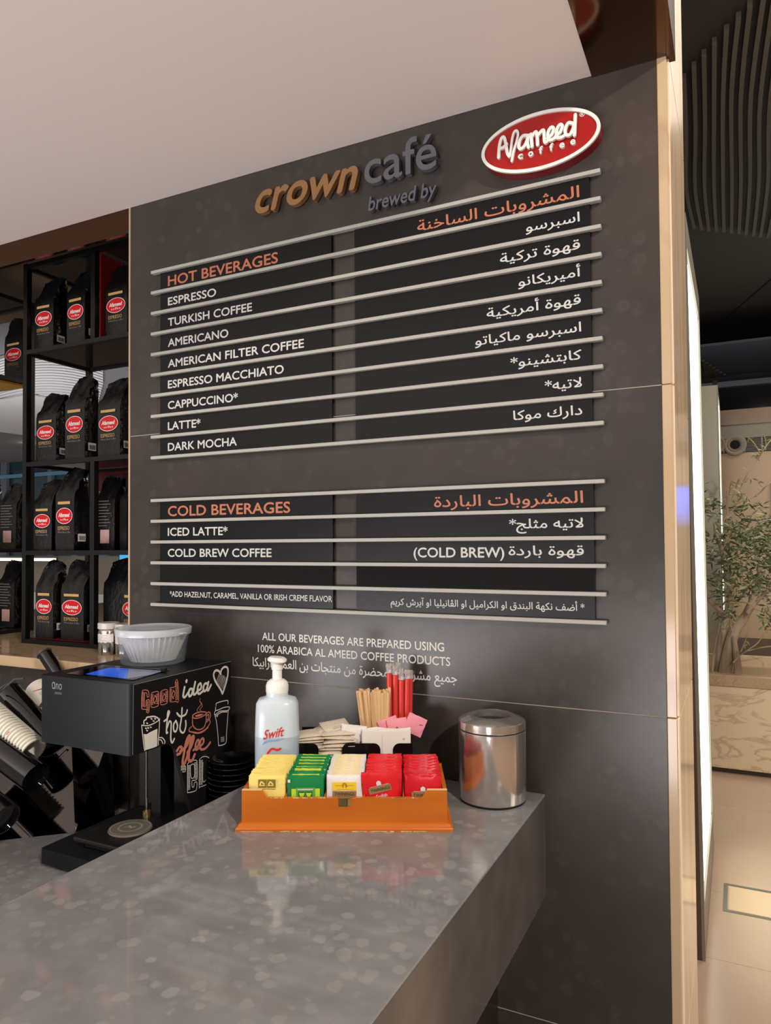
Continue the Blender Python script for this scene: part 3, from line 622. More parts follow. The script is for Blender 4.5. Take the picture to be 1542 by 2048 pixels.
MB().prism([(e + x, e + .0005, .0122 + (z - .0122 if z > 0 else 0)) for x, z in fp], (0, .007, 0)).build('front_panel', M_ORWOOD, tb)
for x in (e, TW - e - .007): MB().prism([(x, e + .0077, .0122), (x, TD - e - .0075, .0122), (x, TD - e - .0075, .0655), (x, e + .0077, .066)], (.007, 0, 0)).build('side_panel', M_ORWOOD, tb)
MB().box(e, TW - e, TD - e - .007, TD - e, .0122, .068).build('back_panel', M_ORWOOD, tb)
m = MB()
for a, b in ((0, n1), (W2 - n1, W2)): m.box(e + a, e + b, e + .0002, e + .0076, hi, hi + .0005)
for j in range(26):
    x = U(n2, W2 - n2); m.box(e + x, e + x + U(.002, .012), e + .0002, e + .002, lo - .0004, lo + .0004)
m.build('worn_rim', M_CHIP, tb)
xc = TW * .497
cl = MB().rbox(xc - .008, xc + .006, e - .0025, e + .0003, .040, .0555, .0015).build('clasp', mat('aged_brass', (150, 128, 84), .35, .9), tb)
MB().cyl((xc - .008, e - .002, .0545), (xc + .012, e - .002, .0545), .0018, n=8).build('clasp_barrel', mat('aged_brass', (150, 128, 84)), cl)
MB().rbox(xc + .0065, xc + .0125, e - .0016, e + .0003, .040, .0535, .0006, 1).build('clasp_plate', mat('bright_brass', (220, 190, 120), .3, .9), cl)
m = MB(); ix0 = e + .007; cw = (TW - 2 * ix0) / 5
for j in range(1, 5): MB().box(ix0 + j * cw - .0012, ix0 + j * cw + .0012, e + .0085, TD - e - .0075, .0125, .055).build('divider', M_ORWOOD, tb)
# ---- tea sachets
def sachet_mesh(wd, ht, th, mats, band=0.0):
    """crimped paper envelope, front at y=0..th, x centred; band: share of the top in 2nd material"""
    m = MB(); nx, nz = 8, 14
    for side in (0, 1):
        vs = []
        for j in range(nz + 1):
            for i in range(nx + 1):
                u, v = i / nx, j / nz; bl = (1 - abs(2 * u - 1) ** 3) * (1 - abs(2 * v - 1) ** 4)
                y = th / 2 + (-1 if side == 0 else 1) * (.0004 + bl * th / 2)
                if 0 < i < nx and 0 < j < nz: y += U(-1, 1) * .0004
                vs.append(((u - .5) * wd + (U(-.0004, .0004) if i in (0, nx) else 0), y, v * ht + (U(-.0006, .0006) if j == nz else 0)))
        base = len(m.f)
        m.add(vs, [(j * (nx + 1) + i, j * (nx + 1) + i + 1, (j + 1) * (nx + 1) + i + 1, (j + 1) * (nx + 1) + i) for j in range(nz) for i in range(nx)])
        if band:
            for q in range(nx * nz):
                if q // nx == nz - 1 and 0 < q % nx < nx - 1: m.m[base + q] = 1
    n = (nx + 1) * (nz + 1); rim = [i for i in range(nx + 1)] + [(j + 1) * (nx + 1) - 1 for j in range(1, nz + 1)] + [nz * (nx + 1) + i for i in range(nx - 1, -1, -1)] + [j * (nx + 1) for j in range(nz - 1, 0, -1)]
    m.f += [(rim[i], rim[(i + 1) % len(rim)], rim[(i + 1) % len(rim)] + n, rim[i] + n) for i in range(len(rim))]; m.m += [0] * len(rim)
    return m
SM = {'yellow': mat('yellow_sachet', (240, 218, 120), .42, bump=.25, bscale=200), 'green': mat('green_sachet', (20, 128, 70), .25), 'white': mat('white_sachet', (232, 228, 222), .4, bump=.2, bscale=200), 'red': mat('red_sachet', (222, 14, 28), .38, bump=.08, bscale=150)}
M_LIME = mat('lime_print', (188, 214, 50), .4); M_CREAMP = mat('cream_print', (236, 218, 172), .5); M_OLIVE = mat('olive_print', (130, 112, 30), .5); M_TWBG = mat('tan_plate', (150, 118, 72), .5)
M_INK = mat('black_ink', (24, 20, 18), .5); M_YELP = mat('yellow_print', (246, 200, 40), .45); M_DKGREEN = mat('dark_green_print', (12, 92, 50), .4)
SW, SH, ST = .0625, .0735, .0085
cols = [('yellow', SM['yellow'], 0, 'leftmost column'), ('green', [SM['green'], M_LIME], .3, 'second column from the left'), ('white', [SM['white'], M_CREAMP], .3, 'middle column'), ('red', SM['red'], 0, 'fourth column'), ('crimson', mat('crimson_sachet', (210, 8, 30), .36, bump=.08, bscale=150), 0, 'rightmost column')]
NR = 15; pitch = (TD - 2 * e - .024) / (NR - 1)
TM = Matrix.Translation((A.x, A.y, ZC)) @ Matrix.Rotation(TYAW, 4, 'Z')
for ci, (cn, cm, band, place) in enumerate(cols):
    protos = [sachet_mesh(SW, SH, ST, None, band * (j_ > 0 and (j_ == 1 or ci == 2))) for j_ in range(3)]; pm = []
    for r_ in range(NR):
        lx = ix0 + (ci + .5) * cw + U(-.0012, .0012) + (r_ - 7) * .00005; ly = e + .0095 + r_ * pitch
        tilt = math.radians(U(-5, -1)); rz = TYAW + math.radians(U(-1.2, 1.2)); ry = math.radians(U(-.8, .8)); z = .0126 + U(0, .0018)
        if ci == 3 and r_ == 0: ry = math.radians(-4); z += .008; lx -= .003
        root = thing('tea_sachet', '', 'tea sachet', TM @ Vector((lx, ly, z)), rz, group='%s tea sachets in the %s' % (cn, place))
        root.rotation_euler = (tilt, ry, rz)
        if r_ == 0: del root['group']
        root['label'] = {0: {'yellow': 'yellow tea sachet with two brown pictograms, front of the leftmost column', 'green': 'green tea sachet with two lime cup pictures, front of its column', 'white': 'white tea sachet with yellow and tan panel reading TWININGS, front of the middle column', 'red': 'tilted red sachet reading TWININGS English Breakfast, front of the fourth column', 'crimson': 'red sachet half hidden by the box corner, front of the rightmost column'}[cn]}.get(r_, '%s tea sachet behind the front one in the %s' % (cn, place))
        if r_ < 3: o = protos[r_].build('envelope', cm, root, smooth=60); pm.append(o)
        else:
            o = pm[1 + r_ % 2].copy(); COL.objects.link(o); o.parent = root
        if r_ == 0:
            yy = -.0012; O = Vector((0, yy, 0)); 
            def pr(name, mt, fn): q = MB(); fn(q); q.build(name, mt, root)
            def rect(q, x0, x1, z0, z1, l=0): q.quad((x0, yy - l, z0), (x1, yy - l, z0), (x1, yy - l, z1), (x0, yy - l, z1))
            if cn == 'yellow':
                pr('pictogram', M_OLIVE, lambda q: (rect(q, -.014, .0005, .054, .068), rect(q, .0015, .016, .054, .068), rect(q, -.014, .016, .0515, .0522)))
                def cups(q):
                    for cx_ in (-.007, .008):
                        q.ribbon([(cx_ - .005, yy - .0002, .058), (cx_ + .004, yy - .0002, .058)], .0015, (0, -1, 0)); q.ribbon(smoothpts([(cx_ - .004, yy - .0002, .0595), (cx_ - .0015, yy - .0002, .064), (cx_ + .003, yy - .0002, .0605)]), .0022, (0, -1, 0))
                pr('pictogram', SM['yellow'], cups)
            if cn == 'green':
                pr('printed_panel', M_LIME, lambda q: rect(q, -.024, .025, .02, .052)); pr('printed_panel', mat('mid_green', (84, 160, 60), .4), lambda q: rect(q, -.016, .017, .02, .054, .0002))
                pr('printed_panel', M_DKGREEN, lambda q: (rect(q, -.012, -.0005, .037, .0475, .0004), rect(q, .0005, .012, .037, .0475, .0004)))
                pr('label_text', M_WHITE, lambda q: (rect(q, -.0135, .0135, .050, .0517, .0004), rect(q, -.0305, -.026, .0625, .0675)))
                pr('pictogram', M_LIME, lambda q: [(q.ribbon(smoothpts([(c_ - .0035, yy - .0006, .0445), (c_ - .002, yy - .0006, .0405), (c_ + .002, yy - .0006, .0405), (c_ + .0035, yy - .0006, .0445)]), .0022, (0, -1, 0)), rect(q, c_ - .003, c_ + .003, .0405, .045, .0006)) for c_ in (-.006, .006)])
            if cn == 'white':
                pr('printed_panel', M_YELP, lambda q: rect(q, -.0205, .0205, .049, .0625)); pr('printed_panel', M_TWBG, lambda q: rect(q, -.0205, .0205, .030, .0478))
                pr('label_text', M_INK, lambda q: (put_text(q, 'TWININGS', (-.0175, yy, .0405), XU, ZU, .035, .0052, off=.0), q.ribbon(smoothpts([(-.005, yy - .0003, .0555), (-.003, yy - .0003, .0595), (0, yy - .0003, .061), (.003, yy - .0003, .0595), (.005, yy - .0003, .0555)]), .0007, (0, -1, 0)), q.ribbon([(-.016, yy - .0003, .057), (-.006, yy - .0003, .057)], .0004, (0, -1, 0)), q.ribbon([(.006, yy - .0003, .057), (.016, yy - .0003, .057)], .0004, (0, -1, 0)), q.ribbon(smoothpts([(-.0025, yy - .0003, .0535), (-.0025, yy - .0003, .057), (0, yy - .0003, .0585), (.0025, yy - .0003, .057), (.0025, yy - .0003, .0535)]), .0009, (0, -1, 0)), q.ribbon([(-.014, yy - .0003, .0505), (.014, yy - .0003, .0505)], .0003, (0, -1, 0))))
            if cn in ('red', 'crimson'):
                dx, dz, an = (-.0005, 0, math.radians(9)) if cn == 'red' else (-.0005, -.003, 0)
                uu = Vector((math.cos(an), 0, math.sin(an))); vv = Vector((-math.sin(an), 0, math.cos(an))); oo = Vector((dx, yy - .0004, .0445 + dz))
                def P2(x, z, l=0): return oo + uu * x + vv * z - YU * l
                pr('printed_panel', M_TWBG, lambda q: q.quad(P2(-.0195, -.005), P2(.0195, -.005), P2(.0195, .0055), P2(-.0195, .0055)))
                pr('label_text', M_INK, lambda q: put_text(q, 'TWININGS', P2(-.0165, -.0022, .0002), uu, vv, .034, .0052, off=.0))
                def crest(q):
                    q.prism([P2(-.004, .0075, .0002), P2(.004, .0075, .0002), P2(.0042, .0125, .0002), P2(0, .0155, .0002), P2(-.0042, .0125, .0002)], (0, -.0001, 0)); q.ribbon([P2(-.0165, .0066), P2(.0165, .0066)], .0006, (0, -1, 0))
                    if cn == 'red': put_text(q, 'English', P2(-.009, -.0135, .0002), uu, vv, .019, .0058, off=.01); put_text(q, 'Breakfast', P2(-.0105, -.022, .0002), uu, vv, .025, .0058, off=.01)
                pr('label_text', M_WHITE, crest)
# ================================================================== SOAP BOTTLE
DP = Vector((-.8184, 1.1865, ZC)); sd = thing('soap_bottle', 'pale blue pump bottle with white pump and red Swift lettering behind the tea box', 'bottle', DP, TYAW + .02)
M_BOT = mat('milky_bottle', (206, 218, 224), .25, spec=.5, sss=.3); M_LIQ = mat('bottle_liquid', (176, 192, 206), .25, sss=.2)
def squircle(a, b, z, n=36, p=3.2):
    out = []
    for i in range(n):
        t = 2 * math.pi * i / n; c, s_ = math.cos(t), math.sin(t); r = (abs(c) ** p + abs(s_) ** p) ** (-1 / p); out.append(Vector((a * r * c, b * r * s_, z)))
    return out
def loft(secs, cap=True):
    m = MB(); n = len(secs[0]); vs = [p for s_ in secs for p in s_]
    fs = [(j * n + i, j * n + (i + 1) % n, (j + 1) * n + (i + 1) % n, (j + 1) * n + i) for j in range(len(secs) - 1) for i in range(n)]
    if cap: fs += [tuple(range(n - 1, -1, -1)), tuple((len(secs) - 1) * n + i for i in range(n))]
    return m.add(vs, fs)
HB = .187
secs = [squircle(.040, .028, 0), squircle(.0425, .030, .004), squircle(.0430, .031, .09)]
loft([squircle(.040, .028, 0), squircle(.0428, .030, .004), squircle(.0428, .031, .114)]).build('lower_bottle', M_LIQ, sd, smooth=True)
loft([squircle(.0428, .031, .1142), squircle(.0418, .031, .150), squircle(.0405, .030, .176), squircle(.036, .027, .184), squircle(.024, .023, .1875), squircle(.0215, .0215, .190, p=2), squircle(.0215, .0215, .197, p=2)]).build('upper_bottle', M_BOT, sd, smooth=True)
M_PUMP = mat('white_pump_plastic', (240, 238, 232), .3)
m = MB().lathe([(.0215, .197), (.0222, .1985), (.0222, .210), (.020, .2165), (.014, .2215), (.0095, .2225), (.0095, .241), (.0085, .2412)], n=32); cp_ = m.build('pump_collar', M_PUMP, sd, smooth=True)
m = MB().lathe([(.0112, .2412), (.0115, .256), (.0135, .259)], n=28); m.build('pump_stem', M_PUMP, sd, smooth=True)
m = MB(); top = [squircle(.0165, .013, .2565, p=2.4), squircle(.0185, .0145, .2585, p=2.4), squircle(.0185, .0145, .262, p=2.4), squircle(.014, .011, .2655, p=2.4)]
top = [[Vector((p.x + .0005, p.y - (.006 if p.y < 0 else 0), p.z + p.x * -.10)) for p in s_] for s_ in top]; loft(top).build('pump_head', M_PUMP, sd, smooth=True)
M_SWR = mat('swift_red', (212, 38, 44), .4); M_SWB = mat('swoosh_blue', (120, 160, 214), .4)
m = MB(); put_text(m, 'Swift', (-.0225, -.0317, .112), Vector((.985, 0, .17)).normalized(), Vector((-.0, 0, 1)), .041, .018, ref='S', off=.012, shear=.3); m.build('logo_text', M_SWR, sd)
m = MB(); m.ribbon(smoothpts([(-.024, -.0321, .102), (-.016, -.0321, .1085), (.0, -.0321, .110), (.017, -.0321, .113)]), [.001] * 3 + [.003] * 12 + [.001] * 4, (0, -1, 0)); m.build('swoosh', M_SWB, sd)
m = MB(); m.ribbon(smoothpts([(-.014, -.0321, .086), (-.006, -.0321, .094), (.004, -.0321, .092), (.010, -.0321, .094)]), .004, (0, -1, 0)); m.build('logo_flourish', M_SWR, sd)
# ================================================================== ORGANISER and its contents
OA = PZ(590, 1487, 1.190); OA.z = ZC; OB = PZ(825, 1487, 1.190); OB.z = ZC; OW = (OB - OA).length; OY = math.atan2(OB.y - OA.y, OB.x - OA.x); OH = .0958; OD = .082
og = thing('condiment_organiser', 'black acrylic condiment tray with scooped front behind the tea box', 'organiser', OA, OY)
OM = Matrix.Translation(OA) @ Matrix.Rotation(OY, 4, 'Z')
M_ACR = mat('black_acrylic', (14, 13, 14), .12)
def scoop(x0, x1, depth, r):   # notch outline points (left to right) in a top edge at OH
    o = []
    for i in range(7): t = math.pi / 2 * i / 6; o.append((x0 - r + r * math.sin(t), OH - r + r * math.cos(t)))
    o.append((x0, OH - depth)); o.append((x1, OH - depth))
    for i in range(7): t = math.pi / 2 * (1 - i / 6); o.append((x1 + r - r * math.sin(t), OH - r + r * math.cos(t)))
    return o
k = OW / 235.0; s1 = scoop((637 - 590) * k, (684 - 590) * k, .075, .013); s2 = scoop((761 - 590) * k, (786 - 590) * k, .075, .013)
loop = [(0, 0), (OW, 0), (OW, OH)] + s2[::-1] + s1[::-1] + [(0, OH)]
MB().prism([(x, 0, z) for x, z in loop], (0, .003, 0)).build('front_panel', M_ACR, og)
for x in (0, OW - .003): MB().box(x, x + .003, .0031, OD, 0, OH).build('side_panel', M_ACR, og)
MB().box((722 - 590) * k - .0015, (722 - 590) * k + .0015, .0031, OD, .003, OH).build('divider', M_ACR, og)
MB().box(.003, OW - .003, OD - .003, OD, 0, OH + .012).build('back_panel', M_ACR, og)
MB().box(.003, OW - .003, .0031, OD - .0031, 0, .003).build('base_panel', M_ACR, og)
MB().box((722 - 590) * k + .002, OW - .0031, .050, .0525, .003, OH + .01).build('divider', M_ACR, og)
def pk(name, label, cat, grp, wd, ht, th, mt, lx, ly, lz, rot, proto={}):
    key = (wd, ht, th, str(mt), id(proto)); root = thing(name, label, cat, OM @ Vector((lx, ly, lz)), 0, grp)
    root.rotation_euler = (Matrix.Rotation(OY, 3, 'Z') @ Matrix.Rotation(rot[2], 3, 'Z') @ Matrix.Rotation(rot[1], 3, 'Y') @ Matrix.Rotation(rot[0], 3, 'X')).to_euler()
    if key not in proto: proto[key] = sachet_mesh(wd, ht, th, None).build('paper_sleeve', mt, root, smooth=60)
    else: o = proto[key].copy(); COL.objects.link(o); o.parent = root
    return root
M_SUG = mat('sugar_paper', (226, 212, 192), .5, bump=.4, bscale=160); M_SUG2 = mat('white_packet', (226, 222, 216), .4, bump=.4, bscale=120); M_PINK = mat('pink_packet', (238, 150, 164), .55); M_BROWNP = mat('brown_print', (150, 70, 50), .6)
h = math.pi / 2
for i in range(11):     # left pile
    pk('sugar_packet', 'cream paper sugar packet in the pile at the left of the black tray', 'sugar packet', 'sugar packets piled left of the tray scoop', .060, .046, .007, M_SUG, U(.020, .028), .004 + U(0, .006), .052 + i * .0058, (-h + U(-.12, .12) + .12, U(-.16, .02), U(-.12, .12)))
for i in range(15):     # middle pile
    pk('sugar_packet', 'cream paper sugar packet in the taller pile beside the napkins', 'sugar packet', 'sugar packets piled right of the left pile', .066, .050, .0085, M_SUG, U(.078, .090), .001 + U(0, .006), .014 + i * .0072, (-h + U(-.1, .1) + .08, U(-.14, .08), U(-.1, .1)))
for i in range(4):
    pk('sugar_packet', 'cream paper sugar packet lying askew on top of the two piles', 'sugar packet', 'loose sugar packets on top of the piles', .055, .04, .006, M_SUG, .040 + i * .014, .02 + U(0, .02), .114 + .002 * i, (-h + U(-.2, .1) + .2, U(-.3, .1), U(-.4, .4)))
o = pk('creamer_packet', 'upright white printed packet leaning at the left of the stirrers', 'packet', None, .050, .036, .008, M_SUG2, .112, .012, .092, (-.25, .10, 0))
q = MB(); put_text(q, 'sugar', (-.018, -.0015, .006), XU, ZU, .02, .004, ref='s'); q.build('label_text', M_BROWNP, o)
# napkins
M_NAP = mat('napkin_paper', (240, 236, 226), .75, bump=.15, bscale=90)
x0 = (722 - 590) * k + .002; nw = OW - .0035 - x0
for i in range(3):
    nk = thing('paper_napkin', ['white folded napkin at the front with small gold emblem', 'white folded napkin showing its edge behind the front one', 'white folded napkin furthest back in the tray'][i], 'napkin', OM @ Vector((x0, .0045 + i * .006, .004)), OY, 'folded napkins in the tray')
    del nk['group']; hh = .1135 + i * .0035; m = MB(); nx = 10
    for L_ in range(2):
        y = L_ * .0022; hx = hh - L_ * .002; vs = []
        for a_ in range(nx + 1): u_ = a_ / nx; vs += [(u_ * nw, y + .0012 * math.sin(u_ * 5 + i), 0), (u_ * nw, y + .0012 * math.sin(u_ * 6 + i * 2) - .001, hx - .002 * abs(math.sin(u_ * 4 + i)) * i), (u_ * nw, y + .0022 + .0012 * math.sin(u_ * 5 + i), 0), (u_ * nw, y + .0018 + .0012 * math.sin(u_ * 6 + i * 2) - .001, hx - .002 * abs(math.sin(u_ * 4 + i)) * i)]
        m.add(vs, [(4 * a_ + p_, 4 * a_ + q_, 4 * a_ + 4 + q_, 4 * a_ + 4 + p_) for a_ in range(nx) for p_, q_ in ((0, 1), (1, 3), (3, 2))])
    m.build('folded_sheet', M_NAP, nk, smooth=60)
    if i == 0:
        q = MB(); q.ribbon([(nw * .84, -.003, .100), (nw * .86, -.003, .102), (nw * .88, -.003, .100), (nw * .86, -.003, .098), (nw * .84, -.003, .100)], .0008, (0, -1, 0)); q.build('printed_emblem', M_GOLD, nk)
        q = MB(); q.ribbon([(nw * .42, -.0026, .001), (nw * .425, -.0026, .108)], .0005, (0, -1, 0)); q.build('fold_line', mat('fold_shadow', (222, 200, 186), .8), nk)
# pink packets
for i, (px, py, an, lb) in enumerate(((776, 1458, .35, 'pink sweetener packet at the left, mostly hidden'), (789, 1459, .13, 'pink sweetener packet in front with purple crest'), (812, 1459, -.42, 'pink sweetener packet tilted out to the right'))):
    c = PY(px, py, 1.30); lz = (OM.inverted() @ c)
    o = pk('sweetener_packet', lb + ' of the three', 'sweetener packet', None, .039, .034 + .003 * (i == 2), .0025, M_PINK, (OM.inverted() @ PZ(px, 1487, 1.19)).x + .008 + .003 * (i == 2), .026 + (2 - i) * .003 - (.004 if i == 1 else 0), .104 + (.004 if i == 2 else 0), (-.15, -an, 0))
    q = MB()
    if i == 1: q.ribbon(smoothpts([(-.004, -.0006, .011), (-.001, -.0006, .017), (.002, -.0006, .011), (-.003, -.0006, .013)]), .0022, (0, -1, 0)); q.ribbon([(.006, -.0006, .010), (.007, -.0006, .014)], .001, (0, -1, 0))
    else: q.ribbon([(.008, -.0006, .022), (.014, -.0006, .024)], .0014, (0, -1, 0))
    q.build('printed_crest', mat('purple_print', (104, 64, 140), .5), o)
# stirrers
M_BIRCH = mat('birch_wood', (222, 184, 134), .55, var=(206, 166, 116), scale=30, stretch=(3, 3, .3))
lxs = lambda px: (OM.inverted() @ PZ(px, 1487, 1.19)).x
proto = None; NS = 36
for i in range(NS):
    row = i % 3; f = (i // 3 + .33 * row) / (NS / 3 - .4)
    bx = lxs(727 + f * 42) + .004; topx = lxs(707 + f * 66) + .004; ht = .142; y0 = .040 + row * .0035 - (i % 2) * .001
    root = thing('wooden_stirrer', 'flat round-ended birch stirrer in the fan standing in the black tray', 'stirrer', OM @ Vector((bx, y0, .046 + U(-.004, .003) + (.006 if row == 2 else 0))), 0, 'birch coffee stirrers in the tray')
    lean = math.atan2(topx - bx, ht)
    root.rotation_euler = (Matrix.Rotation(OY, 3, 'Z') @ Matrix.Rotation(lean + U(-.02, .02), 3, 'Y') @ Matrix.Rotation(-.05 + U(-.02, .02), 3, 'X') @ Matrix.Rotation(U(-.5, .5) + (.9 if R() < .15 else 0), 3, 'Z')).to_euler()
    if proto is None:
        pts = [(-.0028, 0, 0), (.0028, 0, 0), (.003, 0, ht - .003)] + [(.003 * math.cos(a), 0, ht - .003 + .003 * math.sin(a)) for a in (.5, 1.05, 1.57, 2.1, 2.64)] + [(-.003, 0, ht - .003)]
        proto = MB().prism(pts, (0, .0013, 0)).build('stick', M_BIRCH, root)
    else: o = proto.copy(); COL.objects.link(o); o.parent = root
# wrapped straws
M_STRAW = mat('red_straw', (236, 30, 10), .3); M_WRAP = film('clear_wrapper', (244, 238, 238), .05, .08, bump=.8, bscale=160)
NSW = 8; sp_ = sw_ = None
for i in range(NSW):
    row = i % 2; px = 774 + i * 6.4; lx = lxs(px) + .004; lb = lxs(775 + i * 5.6) + .004; y0 = .060 + row * .0105; H_ = .190 - (i % 3) * .002 - (.012 if i > 3 else 0)
    root = thing('drinking_straw', 'red drinking straw in crinkled clear wrap standing at the right of the stirrers', 'straw', OM @ Vector((lb, y0, .033)), 0, 'wrapped red straws in the tray')
    root.rotation_euler = (Matrix.Rotation(OY, 3, 'Z') @ Matrix.Rotation(math.atan2(lx - lb, .19), 3, 'Y') @ Matrix.Rotation(-.03, 3, 'X')).to_euler()
    if i < 1:
        st_ = MB(); st_.cyl((0, 0, 0), (0, 0, .188), .0055, n=14); sp_ = st_.build('tube', M_STRAW, root, smooth=True)
        wv = MB(); nn = 14; secs = []
        for zz, rr in ((0, .0060), (.186, .0060), (.190, .0057), (.194, .0066), (.198, .0054), (.203, .0072), (.207, .0066)):
            secs.append([Vector((rr * math.cos(2 * math.pi * j / nn) * (1.25 if zz > .188 else 1) + (U(-.0018, .0018) if zz > .189 else 0), rr * math.sin(2 * math.pi * j / nn) * (.5 if zz > .188 else 1) + (U(-.0015, .0015) if zz > .189 else 0), zz + (U(-.002, .002) if zz > .189 else 0))) for j in range(nn)])
        sw_ = loft(secs, False).build('clear_wrapper', M_WRAP, root)
        secs = [[Vector((rr * math.cos(2 * math.pi * j / 10) + U(-.0022, .0022), rr * .7 * math.sin(2 * math.pi * j / 10) + U(-.0018, .0018), zz + U(-.002, .002))) for j in range(10)] for zz, rr in ((.189, .005), (.193, .006), (.197, .0045), (.202, .0066), (.207, .005))]
        sx_ = loft(secs).build('crinkled_tip', film('crinkled_wrapper', (240, 232, 230), .38, .06), root)
    else:
        for pr_ in (sp_, sw_, sx_): o = pr_.copy(); COL.objects.link(o); o.parent = root
        root.scale = (1, 1, H_ / .190)
# ================================================================== TABLE BIN
bc = Vector((-.4270, 1.3335, ZC)); RB = .0635
bn = thing('table_bin', 'round brushed steel table bin with open cone lid at the counter end', 'bin', bc)
bs = .0605 / .0635
MB().lathe([(RB - .002, 0), (RB - .001, .0015), (RB - .001, .004)], n=64).build('base_ring', mat('bin_base_black', (14, 13, 12), .5), bn, smooth=True)
MB().lathe([(RB - .0012, .004), (RB, .006), (RB, .1325), (RB - .0012, .1335)], n=96).build('body', M_STEEL, bn, smooth=True)
MB().lathe([(RB - .003, .1336), (RB - .003, .1355)], n=64).build('lid_gap', mat('gap_black', (8, 8, 8), .8), bn, smooth=True)
MB().lathe([(RB - .001, .1355), (RB, .1365), (RB, .150), (RB - .002, .152), (.0425, .1600), (.0402, .1607), (.0388, .1597), (.0382, .149), (.0382, .147)], n=96, closed=True).build('lid', M_STEEL, bn, smooth=True)
MB().lathe([(.0380, .1475), (.001, .1474)], n=48).build('opening_shade', mat('void_black', (4, 4, 4)), bn)  # black disc standing in for the shade inside the bin
# ================================================================== SAUCERS
m = MB().lathe([(.026, 0), (.028, .002), (.040, .007), (.051, .0135), (.0525, .0155), (.0515, .0165), (.040, .0098), (.026, .0042), (.0, .0036)], n=48)
proto = m.build('saucer', M_BLACKGLOSS, None, smooth=60); proto.location = (-1.031, 1.315, ZL + .0002)
tag(proto, 'black glossy saucer in the tall stack between machine and tea box', 'saucer', 'black saucers stacked beside the counter')
for i in range(1, 17):
    o = proto.copy(); COL.objects.link(o); o.location = (-1.031 + U(-.001, .001), 1.315 + U(-.001, .001), ZL + .0002 + .01185 * i)
    if i == 16: o['label'] = 'topmost black glossy saucer of the stack beside the coffee machine'; del o['group']
# ================================================================== COFFEE MACHINE
MX0, MX1, MY0, MY1, MZT, MZH = -1.350, -1.085, 1.067, 1.388, 1.305, 1.1625
M_MACH = mat('machine_charcoal', (24, 27, 30), .45, spec=.22); M_MACHB = mat('machine_black', (20, 21, 21), .4)
mc = thing('coffee_machine', 'charcoal box-headed brewing machine with chalk-style coffee sticker on its side', 'coffee machine', (MX0, MY0, ZL))
MB().rbox(MX0, MX1, MY0, MY1 - .012, MZH, MZT, .012, 4, True).build('head', M_MACH, mc, smooth=True, world=True)
MB().box(MX0 + .004, MX1 - .012, 1.352, 1.376, ZL + .04, MZH - .0004).build('back_panel', mat('machine_column', (52, 54, 50), .45), mc, world=True)
XS = MX1
def sp(x, y, l=0): p = PX(258 + x / 6.829, 1320 + y / 6.827, XS + .0012 + l); return p
out = [(1.1395, 1.1625), (1.160, 1.1655), (1.1755, 1.164), (1.187, 1.157), (1.1935, 1.147), (1.2382, 1.0111), (1.272, ZL + .04), (1.372, ZL + .04), (1.3755, MZH - .0004), (1.1395, MZH - .0004)]
out = [(1.131, MZH - .0004), (1.160, MZH - .0004), (1.176, MZH - .003), (1.187, 1.153), (1.1935, 1.145), (1.2382, 1.0111), (1.272, ZL + .04), (1.3765, ZL + .04), (1.3765, MZH - .0004)]
MB().prism([(XS - .009, y, z) for y, z in out], (.009, 0, 0)).build('side_plate', M_MACHB, mc, world=True)
MB().rbox(MX0, MX1 + .03, 1.0715, MY1, .9035, .9345, .006, 3, True).build('base', M_MACH, mc, smooth=True, world=True)
MB().box(MX0 + .02, MX1 + .01, 1.09, MY1 - .02, ZL + .0002, .9030).build('base_foot', M_MACHB, mc, world=True)
MB().rbox(-1.283, -1.112, 1.098, 1.345, .9500, .9610, .003, 2).build('drip_plate', M_MACHB, mc, world=True)
MB().box(-1.268, -1.125, 1.118, 1.33, .9349, .9496).build('plate_riser', M_MACHB, mc, world=True)
pc = Vector((-1.199, 1.178, .9613))
pd = MB().lathe([(.0455, 0), (.0465, .002), (.0455, .005), (.001, .0052)], c=pc, n=48).build('cup_pad', mat('pad_taupe', (112, 106, 96), .5), mc, smooth=True, world=True)
m = MB()
for r in (.0425, .026, .0235): m.add([pc + Vector((rr * math.cos(2 * math.pi * i / 48), rr * math.sin(2 * math.pi * i / 48), .0058)) for rr in (r, r - .0008) for i in range(48)], [(i, (i + 1) % 48, (i + 1) % 48 + 48, i + 48) for i in range(48)])
for pts in ([(-.010, -.006), (-.002, .004), (.006, -.004), (.010, .004)], [(-.006, .006), (.0, -.004), (.008, .008)]): m.ribbon([pc + Vector((x, y, .0058)) for x, y in pts], .0018, (0, 0, 1))
m.build('pad_marking', mat('pad_print', (214, 214, 196), .5), pd, world=True)
MB().cyl((-1.222, 1.250, .975), (-1.222, 1.250, MZH - .0005), .0030, n=12).build('chrome_rod', M_STEELP, mc, smooth=True, world=True)
MB().cyl((-1.222, 1.250, .9612), (-1.222, 1.250, .9748), .0085, n=16).build('rod_socket', mat('bright_brass', (220, 190, 120)), mc, smooth=True, world=True)
MB().box(-1.213, -1.186, 1.256, 1.300, .9613, MZH - .0005).build('slide_channel', mat('channel_black', (4, 4, 4), .5), mc, world=True)
zs_ = MZT + .0003
scr = MB().prism([PZ(x, y, zs_) for x, y in ((132, 1348), (206, 1331), (340, 1340), (267, 1361))], (0, 0, .0012)).build('screen_bezel', mat('bezel_black', (8, 8, 10), .1), mc, world=True)
blue = mat('touch_blue', (36, 86, 190), .12, emit=((36, 90, 210), .55))
MB().prism([PZ(x, y, zs_ + .0014) for x, y in ((172, 1348), (219, 1335), (256, 1337.6), (253, 1357))], (0, 0, .0003)).build('blue_display', blue, scr, world=True)
